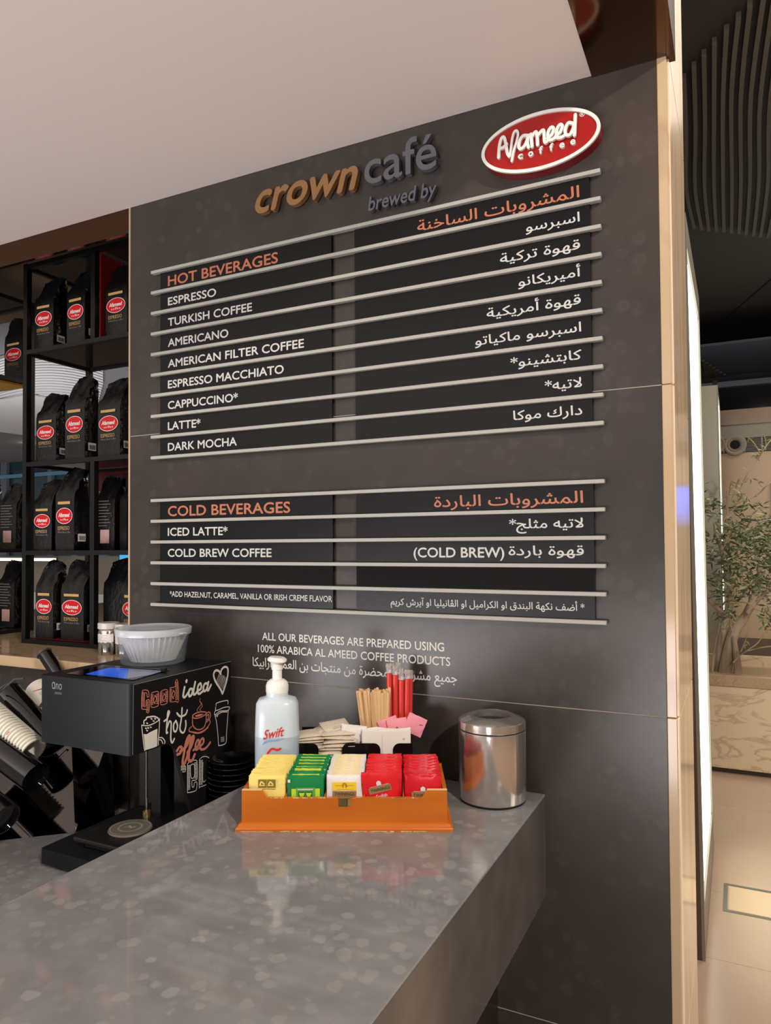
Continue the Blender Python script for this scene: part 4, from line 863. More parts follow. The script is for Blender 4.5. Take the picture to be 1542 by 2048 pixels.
MB().prism([PZ(x, y, zs_ + .0014) for x, y in ((253.6, 1357), (256.6, 1337.6), (326, 1342), (300, 1350))], (0, 0, .0003)).build('grey_display', mat('display_grey', (118, 124, 146), .2, emit=((140, 146, 170), .18)), scr, world=True)
p, q = PZ(240, 1334, zs_ + .004), PZ(336, 1341, zs_ + .004)
MB().tube([p, q], .0014, 6).build('latch_arm', M_MACHB, scr, world=True); k = p + (q - p) * .92
MB().rbox(k.x - .006, k.x + .006, k.y - .005, k.y + .005, k.z - .003, k.z + .005, .001, 1).build('latch_knob', M_MACHB, scr, world=True)
m = MB(); p = PY(104, 1366, MY0 - .0004); put_text(m, chr(0x251) + 'no', (p.x, MY0, p.z - .012), XU, ZU, .030, .0125, ref='o', off=.0); 
for i in range(5): m.ribbon(smoothpts([(p.x + .009 + i * .0042, MY0 - .0004, p.z - .022), (p.x + .011 + i * .0042, MY0 - .0004, p.z - .0175), (p.x + .0125 + i * .0042, MY0 - .0004, p.z - .0225)]), .0006, (0, -1, 0))
m.build('logo_text', mat('logo_grey', (120, 128, 132), .4), mc, world=True)
# ---- chalk sticker on the side (flat print, strokes on the sticker plane)
stc = [(60, 338), (1392, 18), (1392, 1240), (1392, 1500), (1040, 1960), (848, 2040), (742, 1620), (636, 1172), (600, 1142), (560, 1132), (500, 1132), (400, 1178), (50, 1292)]
st = MB().prism([Vector((XS + .0004, sp(x, y).y, min(sp(x, y).z, MZT - .001))) for x, y in stc], (.0006, 0, 0)).build('side_sticker', mat('sticker_black', (26, 24, 26), .3), mc, world=True)
M_CHALK = mat('chalk_white', (232, 226, 214), .6); M_SAL = mat('chalk_salmon', (214, 134, 110), .6)
NX = (1, 0, 0); PXM = .00021
def stroke(m, pts, wd, k=5, lift=0): m.ribbon([sp(q.x, q.y, lift) for q in smoothpts([x + (0,) for x in pts], k)], wd * PXM, NX)
def poly(m, pts, lift=0): m.prism([sp(x, y, lift) for x, y in pts], (.00005, 0, 0))
m = MB()
for a, b in (((60, 338), (1392, 18)), ((60, 338), (50, 1292))): stroke(m, [a, b], 5)
m.build('border_line', mat('thin_line', (150, 144, 138), .5), st, world=True)
m = MB()    # Good
G = [[(272, 500), (270, 440), (245, 412), (200, 412), (178, 440), (170, 640), (190, 672), (236, 676), (240, 712), (270, 708), (278, 548), (232, 556), (230, 620), (208, 628), (212, 460), (240, 455), (246, 505), (272, 500)]]
def ring(x0, y0, x1, y1, dy): return [(x0 + 22, y0 + 4), (x1 - 22, y0 - 12), (x1, y0 + 18), (x1 - 4, y1 - 34), (x1 - 26, y1 - 6), (x0 + 24, y1 + 8), (x0, y1 - 16), (x0 + 2, y0 + 30), (x0 + 22, y0 + 4)]
G += [ring(300, 440, 405, 640, 0), ring(428, 415, 528, 604, 0), [(560, 380), (630, 362), (632, 296), (664, 284), (678, 556), (640, 566), (576, 572), (556, 550), (560, 380)]]
G += [ring(338, 490, 372, 590, 0), ring(462, 465, 496, 560, 0), ring(590, 420, 622, 520, 0)]
for g in G: stroke(m, g, 7, 3)
for x0, x1, y0, y1, sl in ((178, 206, 440, 650, 0), (304, 332, 470, 620, 0), (376, 400, 460, 610, 0), (432, 458, 440, 590, 0), (500, 524, 430, 570, 0), (560, 586, 400, 560, 0), (634, 670, 300, 550, 0), (240, 268, 560, 700, 0)):
    y = y0
    while y < y1: stroke(m, [(x0, y + 4), (x1, y)], 5, 1); y += 15
m.build('lettering', M_SAL, st, world=True, label='salmon chalk word Good')
m = MB()    # idea
for s_ in ([(760, 370), (748, 430), (740, 495), (765, 505), (810, 440)], [(860, 395), (830, 400), (815, 450), (825, 495), (855, 470), (872, 400)], [(905, 300), (885, 400), (880, 465), (905, 465), (935, 420)],
           [(940, 420), (985, 385), (978, 320), (945, 350), (935, 430), (960, 462), (1010, 420)], [(1075, 320), (1035, 325), (1015, 380), (1025, 425), (1055, 405), (1080, 330)], [(1085, 300), (1070, 380), (1080, 415), (1120, 340)]): stroke(m, s_, 26)
poly(m, [(768, 290), (785, 258), (800, 270), (795, 305), (778, 320)]); m.build('lettering', M_CHALK, st, world=True, label='white chalk word idea')
m = MB()    # hot
for s_ in ([(480, 835), (520, 800), (550, 720), (535, 700), (525, 760), (510, 980), (525, 990)], [(520, 930), (550, 840), (575, 860), (572, 960), (570, 1080), (590, 1130), (618, 1075)], [(640, 830), (610, 880), (612, 960), (640, 975), (662, 900), (640, 830)], [(725, 655), (715, 800), (695, 930), (715, 985), (750, 985), (775, 900), (772, 830)], [(655, 725), (700, 770), (770, 745), (795, 685)]): stroke(m, s_, 20)
m.build('lettering', M_CHALK, st, world=True, label='white chalk word hot')
m = MB()    # offee
for s_, w_ in (([(655, 1240), (690, 1190), (720, 1200), (700, 1270), (660, 1290)], 30), ([(700, 1250), (780, 1180), (830, 1060), (815, 1040), (780, 1120), (745, 1300), (730, 1400), (745, 1430), (790, 1330), (800, 1270)], 34), ([(800, 1260), (850, 1180), (885, 1060), (865, 1050), (835, 1150), (815, 1300), (820, 1370), (860, 1370), (895, 1290)], 34), ([(880, 1230), (940, 1170), (955, 1100), (930, 1100), (905, 1170), (915, 1225), (955, 1200)], 26), ([(955, 1200), (1015, 1130), (1015, 1075), (985, 1085), (965, 1160), (985, 1220), (1050, 1200), (1108, 1125)], 26)): stroke(m, s_, w_)
m.build('lettering', M_SAL, st, world=True, label='salmon chalk word coffee partly covered')
m = MB()    # hatched letters at the bottom
T2 = [[(712, 1450), (768, 1446), (768, 1520), (730, 1526)], [(800, 1420), (830, 1385), (900, 1368), (930, 1395), (932, 1600), (905, 1640), (860, 1650), (862, 1730), (885, 1730), (890, 1680), (925, 1670), (918, 1770), (880, 1795), (812, 1808), (796, 1780), (798, 1420)],
      [(838, 1440), (890, 1425), (892, 1590), (846, 1605), (838, 1440)], [(965, 1360), (1000, 1325), (1060, 1318), (1095, 1340)], [(962, 1360), (958, 1720), (975, 1730), (1060, 1700)], [(1010, 1400), (1008, 1650), (1050, 1640)]]
for g in T2: stroke(m, g, 8, 3)
for x0, x1, y0, y1 in ((802, 834, 1440, 1780), (896, 926, 1400, 1620), (712, 764, 1460, 1510), (964, 1004, 1370, 1700)):
    y = y0
    while y < y1: stroke(m, [(x0, y + 6), (x1, y)], 7, 1); y += 19
m.build('lettering', M_CHALK, st, world=True, label='white hatched block letters at the bottom')
m = MB()    # heart
H1 = [(1275, 460), (1250, 400), (1180, 290), (1155, 200), (1180, 145), (1225, 150), (1250, 190)]; H2 = [(1250, 190), (1265, 130), (1305, 95), (1345, 110), (1350, 190), (1325, 310), (1290, 420), (1275, 460)]
stroke(m, H1, 24); stroke(m, H2, 24)
for i in range(9): stroke(m, [(1190 + i * 14, 300 + i * 14), (1240 + i * 11, 170 + i * 12 - (i > 4) * 20)], 5, 1)
m.build('heart_drawing', M_CHALK, st, world=True)
m = MB()    # latte glass
stroke(m, [(172, 890), (185, 1010), (200, 1150), (215, 1236)], 10); stroke(m, [(418, 800), (412, 950), (400, 1080), (400, 1160)], 10); stroke(m, [(172, 890), (260, 895), (350, 860), (412, 820)], 10)
stroke(m, [(205, 870), (205, 830), (235, 810), (240, 785), (290, 775), (340, 770), (390, 790), (400, 810)], 14)
poly(m, [(200, 1010), (240, 1015), (290, 985), (340, 960), (388, 940), (384, 1178), (330, 1200), (222, 1232)])
for x, y in ((240, 860), (300, 800), (330, 830), (225, 930), (255, 925), (290, 915), (240, 960), (350, 800)): stroke(m, [(x, y), (x + 14, y + 6)], 12, 1)
stroke(m, [(412, 1060), (455, 1062), (490, 1110), (484, 1140)], 10); stroke(m, [(412, 1090), (440, 1095), (462, 1140)], 9)
m.build('glass_drawing', M_CHALK, st, world=True)
m = MB()    # cup and saucer
for s_ in ([(866, 760), (905, 730), (975, 708), (1045, 712), (1052, 735), (1000, 770), (930, 795), (880, 790), (866, 760)], [(866, 780), (870, 880), (905, 935), (960, 950), (1020, 920), (1050, 840), (1052, 740)], [(1055, 730), (1090, 710), (1112, 740), (1100, 800), (1055, 850)], [(1060, 760), (1088, 745), (1080, 800), (1055, 820)], [(860, 905), (825, 940), (825, 975), (890, 985), (960, 990), (1050, 940), (1105, 860), (1098, 820)], [(850, 980), (920, 1000), (1000, 985), (1080, 920)]): stroke(m, s_, 12)
for s_ in ([(940, 705), (930, 680), (950, 650), (985, 600), (965, 560), (972, 525)], [(980, 690), (970, 670), (1000, 630), (985, 580)]): stroke(m, s_, 7)
poly(m, [(900, 760), (960, 738), (1020, 735), (990, 758), (920, 780)]); m.build('cup_drawing', M_SAL, st, world=True)
m = MB()    # takeaway cup
for s_ in ([(1190, 620), (1195, 590), (1270, 565), (1340, 552), (1352, 570), (1350, 600)], [(1185, 640), (1190, 690), (1290, 650), (1365, 640), (1368, 665), (1340, 690), (1240, 700), (1170, 750), (1172, 700), (1190, 690)], [(1175, 760), (1195, 850), (1212, 1000), (1222, 1150), (1235, 1168), (1320, 1132), (1330, 1000), (1345, 800), (1355, 680)], [(1178, 770), (1260, 715), (1340, 710)], [(1200, 775), (1215, 760)]): stroke(m, s_, 10)
for i in range(4): stroke(m, [(1255, 1060 + i * 18), (1300, 1052 + i * 18)], 5, 1)
m.build('travel_cup_drawing', M_CHALK, st, world=True)
# ================================================================== FILTER TUB on the machine
tc = Vector((-1.246, 1.296, MZT + .0002)); tub = thing('filter_tub', 'round translucent lidded tub of fluted paper filters on top of the coffee machine', 'tub', tc)
M_TUB = film('milky_plastic', (214, 222, 232), .30, .22); M_TUBL = film('milky_lid', (226, 232, 238), .55, .2)
MB().lathe([(.001, .0006), (.070, 0), (.073, .002), (.082, .070), (.083, .071)], n=64, closed=True).build('tub_wall', M_TUB, tub, smooth=60)
MB().lathe([(.0846, .066), (.087, .067), (.0885, .080), (.087, .0825), (.083, .083), (.079, .0800), (.040, .0805), (.001, .081)], n=64, closed=True).build('lid', M_TUBL, tub, smooth=60)
MB().rbox(.080, .096, -.008, .008, .070, .074, .0015, 1).build('lid_tab', M_TUBL, tub)
m = MB(); n = 72
prof = [(.050, .006), (.055, .020), (.062, .040), (.071, .064)]
vs = []
for r, z in prof:
    for i in range(n): t = 2 * math.pi * i / n; rr = r + (.0045 if i % 2 else -.0035) * (z / .05 + .3); vs.append((rr * math.cos(t), rr * math.sin(t), z + (U(-.001, .001) if z > .06 else 0)))
m.add(vs, [(j * n + i, j * n + (i + 1) % n, (j + 1) * n + (i + 1) % n, (j + 1) * n + i) for j in range(3) for i in range(n)] + [tuple(range(n - 1, -1, -1))])
fp_ = thing('paper_filters', 'stack of white fluted paper filters inside the translucent tub', 'paper filter', tc)
m.build('fluted_paper', mat('filter_paper', (240, 232, 222), .8, sss=.2), fp_)
# ================================================================== JARS on the ledge
M_JLBL = mat('jar_label', (222, 216, 210), .6); M_JLID = mat('jar_lid_plastic', (196, 190, 184), .3, spec=.5)
for i, (x, y, lb) in enumerate(((-1.6035, 1.4935, 'left of two small steel jars with paper label on the stone ledge'), (-1.5330, 1.4895, 'right small steel jar with paper label, partly behind the wall edge'))):
    j = thing('steel_jar', lb, 'jar', (x, y, ZLEDGE), -.6 + i * .3, 'labelled steel jars on the ledge'); del j['group']; r = .0285
    MB().lathe([(r - .001, 0), (r, .001), (r, .066), (r - .002, .070), (r - .003, .072)], n=40).build('body', M_STEELP, j, smooth=True)
    MB().lathe([(r, .0722), (r + .0012, .0735), (r + .0012, .088), (r, .0895), (.001, .0898)], n=40).build('lid', M_JLID, j, smooth=True)
    m = MB(); n = 40; vs = []
    for zz in (.036, .059): vs += [((r + .0004) * math.cos(-2.7 + 3.0 * q / n), (r + .0004) * math.sin(-2.7 + 3.0 * q / n), zz + .001 * math.sin(q)) for q in range(n + 1)]
    m.add(vs, [(q, q + 1, q + n + 2, q + n + 1) for q in range(n)]); lbm = m.build('paper_label', M_JLBL, j)
    m = MB()
    for L_ in range(6):
        zz = .0395 + L_ * .003; q0 = 3 + (L_ % 2); q1 = 36 - (L_ * 5) % 11
        vs = [((r + .0007) * math.cos(-2.7 + 3.0 * q / n), (r + .0007) * math.sin(-2.7 + 3.0 * q / n), z_) for z_ in (zz, zz + .0007) for q in range(q0, q1)]
        k = q1 - q0; m.add(vs, [(q, q + 1, q + k + 1, q + k) for q in range(k - 1) if (q * 7 + L_ * 3) % 5])
    m.build('label_text', mat('label_ink', (96, 92, 110), .6), lbm)
# ================================================================== CUP DISPENSER
cd = thing('cup_dispenser', 'black glossy stand with slanting tubes for cups left of the coffee machine', 'dispenser', (-1.56, 1.25, ZL))
M_TUBE = mat('tube_black_gloss', (12, 12, 12), .07, coat=.6)
foot = [(-1.66, 1.03), (-1.435, 1.235), (-1.405, 1.330), (-1.45, 1.385), (-1.80, 1.385), (-1.85, 1.10)]
topo = [(-1.70, 1.26), (-1.560, 1.330), (-1.470, 1.365), (-1.475, 1.386), (-1.82, 1.386), (-1.86, 1.28)]
m = MB(); n = 6; m.add([(x, y, ZL + .0003) for x, y in foot] + [(x, y, 1.075) for x, y in topo], [(i, (i + 1) % n, (i + 1) % n + n, i + n) for i in range(n)] + [tuple(range(5, -1, -1)), tuple(range(6, 12))])
m.build('stand_body', mat('stand_mirror_black', (104, 98, 96), .05, 1.0), cd, world=True)
def arm(px0, px1, y0, y1, r, name, mt, parent, hollow=True, lip=True):
    a = PY(px0[0], px0[1], y0); b = PY(px1[0], px1[1], y1); d = (b - a).normalized(); Mx = d.to_track_quat('Z', 'Y').to_matrix().to_4x4(); L_ = (b - a).length
    m = MB().lathe([(r - .003, .01), (r - .003, 0), (r, 0), (r, L_), (r - .003, L_), (r - .003, L_ - .01), (.001, L_ - .012)], n=28, M=Mx, c=a, closed=True); o = m.build(name, mt, parent, smooth=True, world=True)
    if lip: MB().lathe([(r + .0002, -.002), (r + .0028, -.001), (r + .0028, .003), (r + .0002, .004)], n=28, M=Mx, c=a, closed=True).build('tube_rim', mat('rim_grey', (70, 72, 70), .3), o, smooth=True, world=True)
    return a, b, d, Mx
arm((14, 1386), (106, 1492), 1.22, 1.22, .034, 'tube', M_TUBE, cd)
arm((88, 1306), (150, 1400), 1.34, 1.34, .018, 'tube', M_TUBE, cd)
arm((-30, 1480), (72, 1556), 1.10, 1.10, .034, 'tube', M_TUBE, cd)
arm((-60, 1580), (10, 1640), 1.06, 1.06, .036, 'tube', M_TUBE, cd)
MB().tube([PY(0, 1384, 1.18), PY(30, 1358, 1.18), PY(48, 1357, 1.18)], .0025, 8).build('wire_loop', mat('rim_grey', (70, 72, 70)), cd, world=True)
MB().tube([PY(118, 1516, 1.15), PY(135, 1500, 1.15)], .003, 8).build('wire_loop', M_STEELP, cd, world=True)
# stack of paper cups, slanting
M_CUP = mat('cup_paper', (232, 228, 214), .5); M_CUPR = mat('cup_red_print', (190, 50, 40), .5)
a = PY(-22, 1425, 1.13); b = PY(66, 1502, 1.13); d = (b - a).normalized(); Mx = (d).to_track_quat('Z', 'Y').to_matrix().to_4x4(); NC = 18; cp = None
for i in range(NC):
    c = a + (b - a) * (i / (NC - 1)); root = thing('paper_cup', 'white paper cup nested in the slanting row at the left edge', 'paper cup', c, 0, 'nested white paper cups in the slanting row')
    root.rotation_euler = d.to_track_quat('Z', 'Y').to_euler()
    root.rotation_euler.rotate_axis('Z', U(0, 6))
    if i == NC - 1: root['label'] = 'lowest white paper cup of the slanting row beside the machine'; del root['group']
    if cp is None:
        o1 = MB().lathe([(.019, -.055), (.0290, -.0005), (.028, -.0005), (.018, -.054)], n=30, closed=True).build('cup_wall', M_CUP, root, smooth=True)
        o2 = MB().lathe([(.0290, -.0014), (.0325, -.0007), (.0325, .0007), (.0290, .0012), (.028, 0)], n=30, closed=True).build('rolled_rim', M_CUP, root, smooth=True)
        m = MB(); vs = [((.0303 + dz * .14) * math.cos(t_ * .1), (.0303 + dz * .14) * math.sin(t_ * .1), dz) for dz in (-.0052, -.0022) for t_ in range(4)] ; m.add(vs, [(q, q + 1, q + 5, q + 4) for q in range(3)]); o3 = m.build('red_print', M_CUPR, root); cp = (o1, o2, o3)
    else:
        for q in cp: o = q.copy(); COL.objects.link(o); o.parent = root
# upright-leaning printed cup behind the tube
c = PY(86, 1392, 1.30); root = thing('paper_cup', 'white printed paper cup with red stroke behind the upper black tube', 'paper cup', c); dd = (PY(54, 1352, 1.30) - PY(92, 1400, 1.30)).normalized(); root.rotation_euler = dd.to_track_quat('Z', 'Y').to_euler()
MB().lathe([(.032, -.030), (.027, .036), (.026, .037), (.001, .0365)], n=36, closed=True).build('cup_wall', M_CUP, root, smooth=True)
nn = EYE - c; nn = (nn - dd * nn.dot(dd)).normalized(); tt = dd.cross(nn)
m = MB()
for s_ in (-1, 0, 1): m.ribbon([c + nn * .0312 + tt * (.004 * s_ + .002) - dd * .004, c + nn * .0322 + tt * (.004 * s_ + .004) - dd * .022], .0009, nn)
m.build('printed_lines', mat('grey_ink', (90, 90, 96), .6), root, world=True)
m = MB().ribbon([c + nn * .0302 - tt * .012 + dd * .012, c + nn * .0312 + tt * .004 + dd * .004, c + nn * .031 + tt * .015 - dd * .002], [.001, .002, .0045], nn); m.build('red_print', M_CUPR, root, world=True)
# ================================================================== SHELF UNITS
XRP = PY(187, 1000, 1.797).x
M_SHELF = mat('shelf_black_glass', (20, 20, 18), .1, spec=.6); M_MAROON = mat('dark_red_panel', (116, 14, 22), .35)
SX0, SXM, SX1, SY0, SY1 = -2.043, -1.742, -1.452, 1.5488, 1.813
rows = [ZLEDGE + .0005, 1.5540, 1.8345, 2.1935, 2.470]
def shelf_unit(name, label, x0, xm, x1, y0, y1, zr, mids):
    t = thing(name, label, 'shelf', ((x0 + x1) / 2, y0, ZLEDGE)); w_ = .0175
    for x in (x0, x1 - w_):
        for y in (y0, y1 - w_): MB().box(x, x + w_, y, y + w_, zr[0], zr[-1] + .016).build('post', M_BLACKMET, t, world=True)
    for i, z in enumerate(zr):
        MB().box(x0 + w_, x1 - w_, y0, y0 + .014, z, z + .0135).build('rail', M_BLACKMET, t, world=True); MB().box(x0 + w_, x1 - w_, y1 - .014, y1, z, z + .0135).build('rail', M_BLACKMET, t, world=True)
        for x in (x0 + .002, x1 - .0155): MB().box(x, x + .0135, y0 + w_, y1 - w_, z, z + .0135).build('rail', M_BLACKMET, t, world=True)
        MB().box(x0 + .016, x1 - .016, y0 + .0145, y1 - .0145, z + .006, z + .012).build('shelf_board', M_SHELF, t, world=True)
    for i in mids:
        MB().box(xm, xm + w_, y0, y0 + w_, zr[i] + .0136, zr[i + 1] - .0002).build('post', M_BLACKMET, t, world=True)
    return t
su = shelf_unit('shelf_unit', 'black metal framed shelf unit holding coffee bags behind the wall opening', SX0, SXM, SX1, SY0, SY1, rows, (0, 1, 3))
MB().box(SXM + .018, SXM + .022, SY0 + .019, SY1 - .02, rows[3] + .0138, rows[4] - .001).build('red_side_panel', M_MAROON, su, world=True)
MB().box(XRP, SX1 - .02, SY1 - .019, SY1 - .015, rows[1] + .0138, rows[2] - .001).build('red_back_panel', M_MAROON, su, world=True)
m = MB(); m.box(XRP, SX1 - .02, SY1 - .0200, SY1 - .0191, rows[2] - .070, rows[2] - .066); m.box(XRP, SX1 - .02, SY1 - .0200, SY1 - .0191, rows[2] - .084, rows[2] - .080); m.build('panel_stripe', mat('pale_stripe', (200, 160, 150), .5), su, world=True)
MB().box(SX0 + .02, SXM, SY0 + .02, SY1 - .02, rows[0] + .0138, rows[0] + .0150).build('red_reflection_panel', M_MAROON, su, world=True)  # added panel; its red stands in for the dark-red reflection down here
su2 = shelf_unit('shelf_unit', 'second black metal shelf unit at the left edge of the picture', -2.75, -2.5, -2.308, 1.50, 1.80, [ZLEDGE + .0005, 1.560, 2.172, 2.46], ())
MB().box(-2.73, -2.33, 1.516, 1.785, 2.1635, 2.1715).build('lit_underside', mat('warm_lit_gold', (176, 130, 50), .35), su2, world=True)  # gold colour paints the warm light falling on this shelf's underside
# ---- coffee bags
BW, BD, BH = .088, .056, .240
def bag_mesh(seed, h=BH, lean=1.0):
    rnd = random.Random(seed); m = MB(); nx, ny = 9, 5; secs = []
    zs = [0, .004, .03, .07, .11, .150, .168, .184, .200, .214, .226, h]
    for z in zs:
        t = max(0, (z - .160) / (h - .160)); dep = BD * (1 - t) + .004 * t; yo = (.046 * lean) * t; ww = BW * (1 - .02 * (z < .003)) * (1 + .02 * t)
        if z > h - .02: ww *= .99
        pts = []
        fr = [(-ww / 2 + ww * i / nx, yo) for i in range(nx)]; rt = [(ww / 2, yo + dep * i / ny) for i in range(ny)]; bk = [(ww / 2 - ww * i / nx, yo + dep) for i in range(nx)]; lf = [(-ww / 2, yo + dep * (1 - i / ny)) for i in range(ny)]
        for k_, (x, y) in enumerate(fr + rt + bk + lf):
            side = nx < k_ < nx + ny or k_ > 2 * nx + ny
            if side: x -= math.copysign((.006 + .010 * t) * math.sin(math.pi * (((k_ - nx) if k_ < 2 * nx else (k_ - 2 * nx - ny)) / ny)) + rnd.uniform(0, .0015), x)
            a_ = .0007 + .0035 * min(1, t * 2.2)
            y += rnd.uniform(0, a_) if (k_ <= nx and t == 0) else rnd.uniform(-a_, a_) * (1.5 if t > 0 else 1)
            zz = z + (rnd.uniform(-.004, .004) if z == h else (rnd.uniform(-.003, .003) if t > 0 else 0)) + (.006 * math.sin(x * 60 + seed) if z >= .226 else 0)
            pts.append(Vector((x + (rnd.uniform(-.0015, .0015) if t > 0 else 0), y, zz)))
        secs.append(pts)
    lo = loft(secs); n = len(secs[0]); lo.m = []
    for f in lo.f:
        k_ = f[0] % n; lo.m.append(1 if (len(f) == 4 and (nx <= k_ < nx + ny or k_ >= 2 * nx + ny)) else 0)
    return lo
BM = [bag_mesh(s_) for s_ in (1, 2, 3)]; BPARTS = []
def bag_front(root):
    out = []; y = -.0016; O = lambda x, z, l=0: Vector((x, y - l, z))
    m = MB(); m.quad(O(-.031, .1345), O(.027, .1345), O(.027, .1425), O(-.031, .1425)); out.append(m.build('gold_label', M_GOLD, root, recalc=False))
    el = lambda a, b, l, n=40: [O(a * math.cos(2 * math.pi * i / n), .1005 + b * math.sin(2 * math.pi * i / n), l) for i in range(n)]
    e1, e2 = el(.0385, .0235, .0001), el(.0368, .0220, .0001); m = MB(); m.add(e1 + e2, [(i, (i + 1) % 40, (i + 1) % 40 + 40, i + 40) for i in range(40)]); out.append(m.build('logo_rim', M_WHITE, root, recalc=False))
    m = MB(); m.add(el(.0369, .0221, 0), [tuple(range(40))]); out.append(m.build('logo_oval', M_RED, root, recalc=False))
    m = MB(); put_text(m, 'Afameed', (-.027, y, .0975), XU, ZU, .053, .0125, ref='A', off=.03, shear=.2, res=2); put_text(m, 'coffee', (-.019, y, .0870), XU, ZU, .038, .0048, ref='o', off=.03, spacing=1.5, res=1); out.append(m.build('logo_text', M_WHITE, root, recalc=False))
    m = MB(); put_text(m, 'ESPRESSO', (-.030, y, .0595), XU, ZU, .055, .0105, off=.0, res=2); out.append(m.build('label_text', M_GOLD, root, recalc=False))
    m = MB(); put_text(m, 'Whole Bean Coffee', (-.030, y, .0505), XU, ZU, .060, .0055, off=.0, res=1); out.append(m.build('label_text', M_GREYPRINT, root, recalc=False))
    m = MB(); m.quad((BW / 2 + .0006, .014, .026), (BW / 2 + .0006, .044, .026), (BW / 2 + .0006, .044, .048), (BW / 2 + .0006, .014, .048)); s_ = m.build('barcode_sticker', M_WHITE, root, recalc=False); out.append(s_)
    m = MB()
    for i in range(9): yy = .018 + i * .0026; m.quad((BW / 2 + .0009, yy, .029), (BW / 2 + .0009, yy + .0011 + .0005 * (i % 3), .029), (BW / 2 + .0009, yy + .0011 + .0005 * (i % 3), .042), (BW / 2 + .0009, yy, .042))
    m.build('barcode', M_INK, s_, recalc=False)
    return out
def bag_back(root):
    out = []; y = -.0016
    m = MB(); m.quad((-.02, y, .022), (.022, y, .022), (.022, y, .066), (-.02, y, .066)); out.append(m.build('info_label', mat('pink_label', (176, 140, 132), .6), root, recalc=False))
    m = MB()
    for i in range(9): z = .078 + i * .010; m.quad((-.033, y, z), (.02 + .008 * ((i * 5) % 3 - 1), y, z), (.02 + .008 * ((i * 5) % 3 - 1), y, z + .0018), (-.033, y, z + .0018))
    out.append(m.build('label_text', M_GREYPRINT, root, recalc=False)); return out
SHM = [None, None, None]; FRP = BKP = None
def bag(x_left, y, z, label, rz=0.0, kind='front', var=0, sc_=(1, 1, 1)):
    global FRP, BKP
    root = thing('coffee_bag', label, 'coffee bag', (x_left + BW / 2, y, z), rz, None); root.scale = sc_
    if SHM[var] is None: SHM[var] = BM[var].build('foil_pouch', [M_BAG, M_BAGSIDE], root, smooth=60)
    else: o = SHM[var].copy(); COL.objects.link(o); o.parent = root
    if kind == 'front':
        if FRP is None: FRP = bag_front(root)
        else:
            for q in FRP: dup(q, root)
    elif kind == 'back':
        if BKP is None: BKP = bag_back(root)
        else:
            for q in BKP: dup(q, root)
    return root
YB = 1.572; T_ = .0137
r1, r2, r3, r4 = rows[3] + T_, rows[2] + T_, rows[1] + T_, rows[0] + T_
rr4 = r4 + .0018
bag(-2.020, YB, r1, 'leftmost espresso bag on the top shelf, beside the left post', .02, var=0, sc_=(.96, 1, 1))
bag(-1.876, YB, r1, 'espresso bag on the top shelf just left of the centre post', -.02, var=1, sc_=(.92, 1, 1))
bag(-1.710, YB + .005, r1, 'espresso bag on the top shelf in front of the red side panel', .0, var=2, sc_=(1.0, 1, .97))
bag(-2.008, YB, r2, 'leftmost espresso bag on the second shelf, shortest of its three', .02, var=2, sc_=(1.0, 1, .93))
bag(-1.879, YB, r2, 'tallest middle espresso bag on the second shelf', .0, var=1, sc_=(.97, 1, 1.09))
bag(-1.734, YB, r2, 'right espresso bag on the second shelf beside the wall end', -.02, var=0, sc_=(1.05, 1, 1))
bag(-2.022, YB, r3, 'left espresso bag on the third shelf beside the left post', .03, var=0, sc_=(.92, 1, .93))
bag(-1.924, YB + .002, r3, 'espresso bag with shiny side on the third shelf left of the centre post', -.02, var=1, sc_=(.96, 1, 1.07))
bag(-1.850, 1.665, r3, 'black bag showing its back and pale info label, third shelf before the red panel', .04, 'back', 2, (.9, 1, .98))
bag(-1.745, 1.640, r3, 'glossy black bag cut by the wall end on the third shelf', -.5, 'plain', 1, (.9, 1, .98))
bag(-2.012, YB, rr4, 'left espresso bag on the bottom shelf with shiny gusset side', .05, var=1, sc_=(.86, 1, 1.0))
bag(-1.892, YB + .004, rr4, 'espresso bag on the bottom shelf left of the centre post', .0, var=2, sc_=(1.12, 1, 1.0))
bag(-1.800, 1.655, rr4, 'plain black bag right of the centre post on the bottom shelf', .02, 'plain', 0, (1, 1, 1.02))
bag(-1.668, YB + .03, rr4, 'espresso bag on the bottom shelf mostly hidden by the wall end', .0, var=1, sc_=(1, 1, 1.0))
bag(-1.790, 1.725, rr4, 'black bag at the back of the bottom shelf behind the plain one', .0, 'plain', 2, (1, 1, 1.04))
# second unit
bag(-2.420, 1.762, 2.186, 'espresso bag on the upper shelf of the left unit, behind the front post', .0, var=2, sc_=(1.12, .65, 1.0))
bag(-2.425, 1.745, 1.5738, 'bag showing its printed back on the left unit at mid height', .05, 'back', 1, (1.0, 1, .98))
bag(-2.54, 1.72, 1.5738, 'bag showing its printed back at the left picture edge, mid height', -.05, 'back', 0, (1.0, 1, .98))
bag(-2.430, 1.745, ZLEDGE + .0142, 'lowest back-turned coffee bag of the left unit beside the post', .0, 'back', 2, (1.0, 1, .98))
bag(-2.54, 1.70, ZLEDGE + .0142, 'lowest coffee bag at the left picture edge', .0, 'back', 0, (1.0, 1, .98))
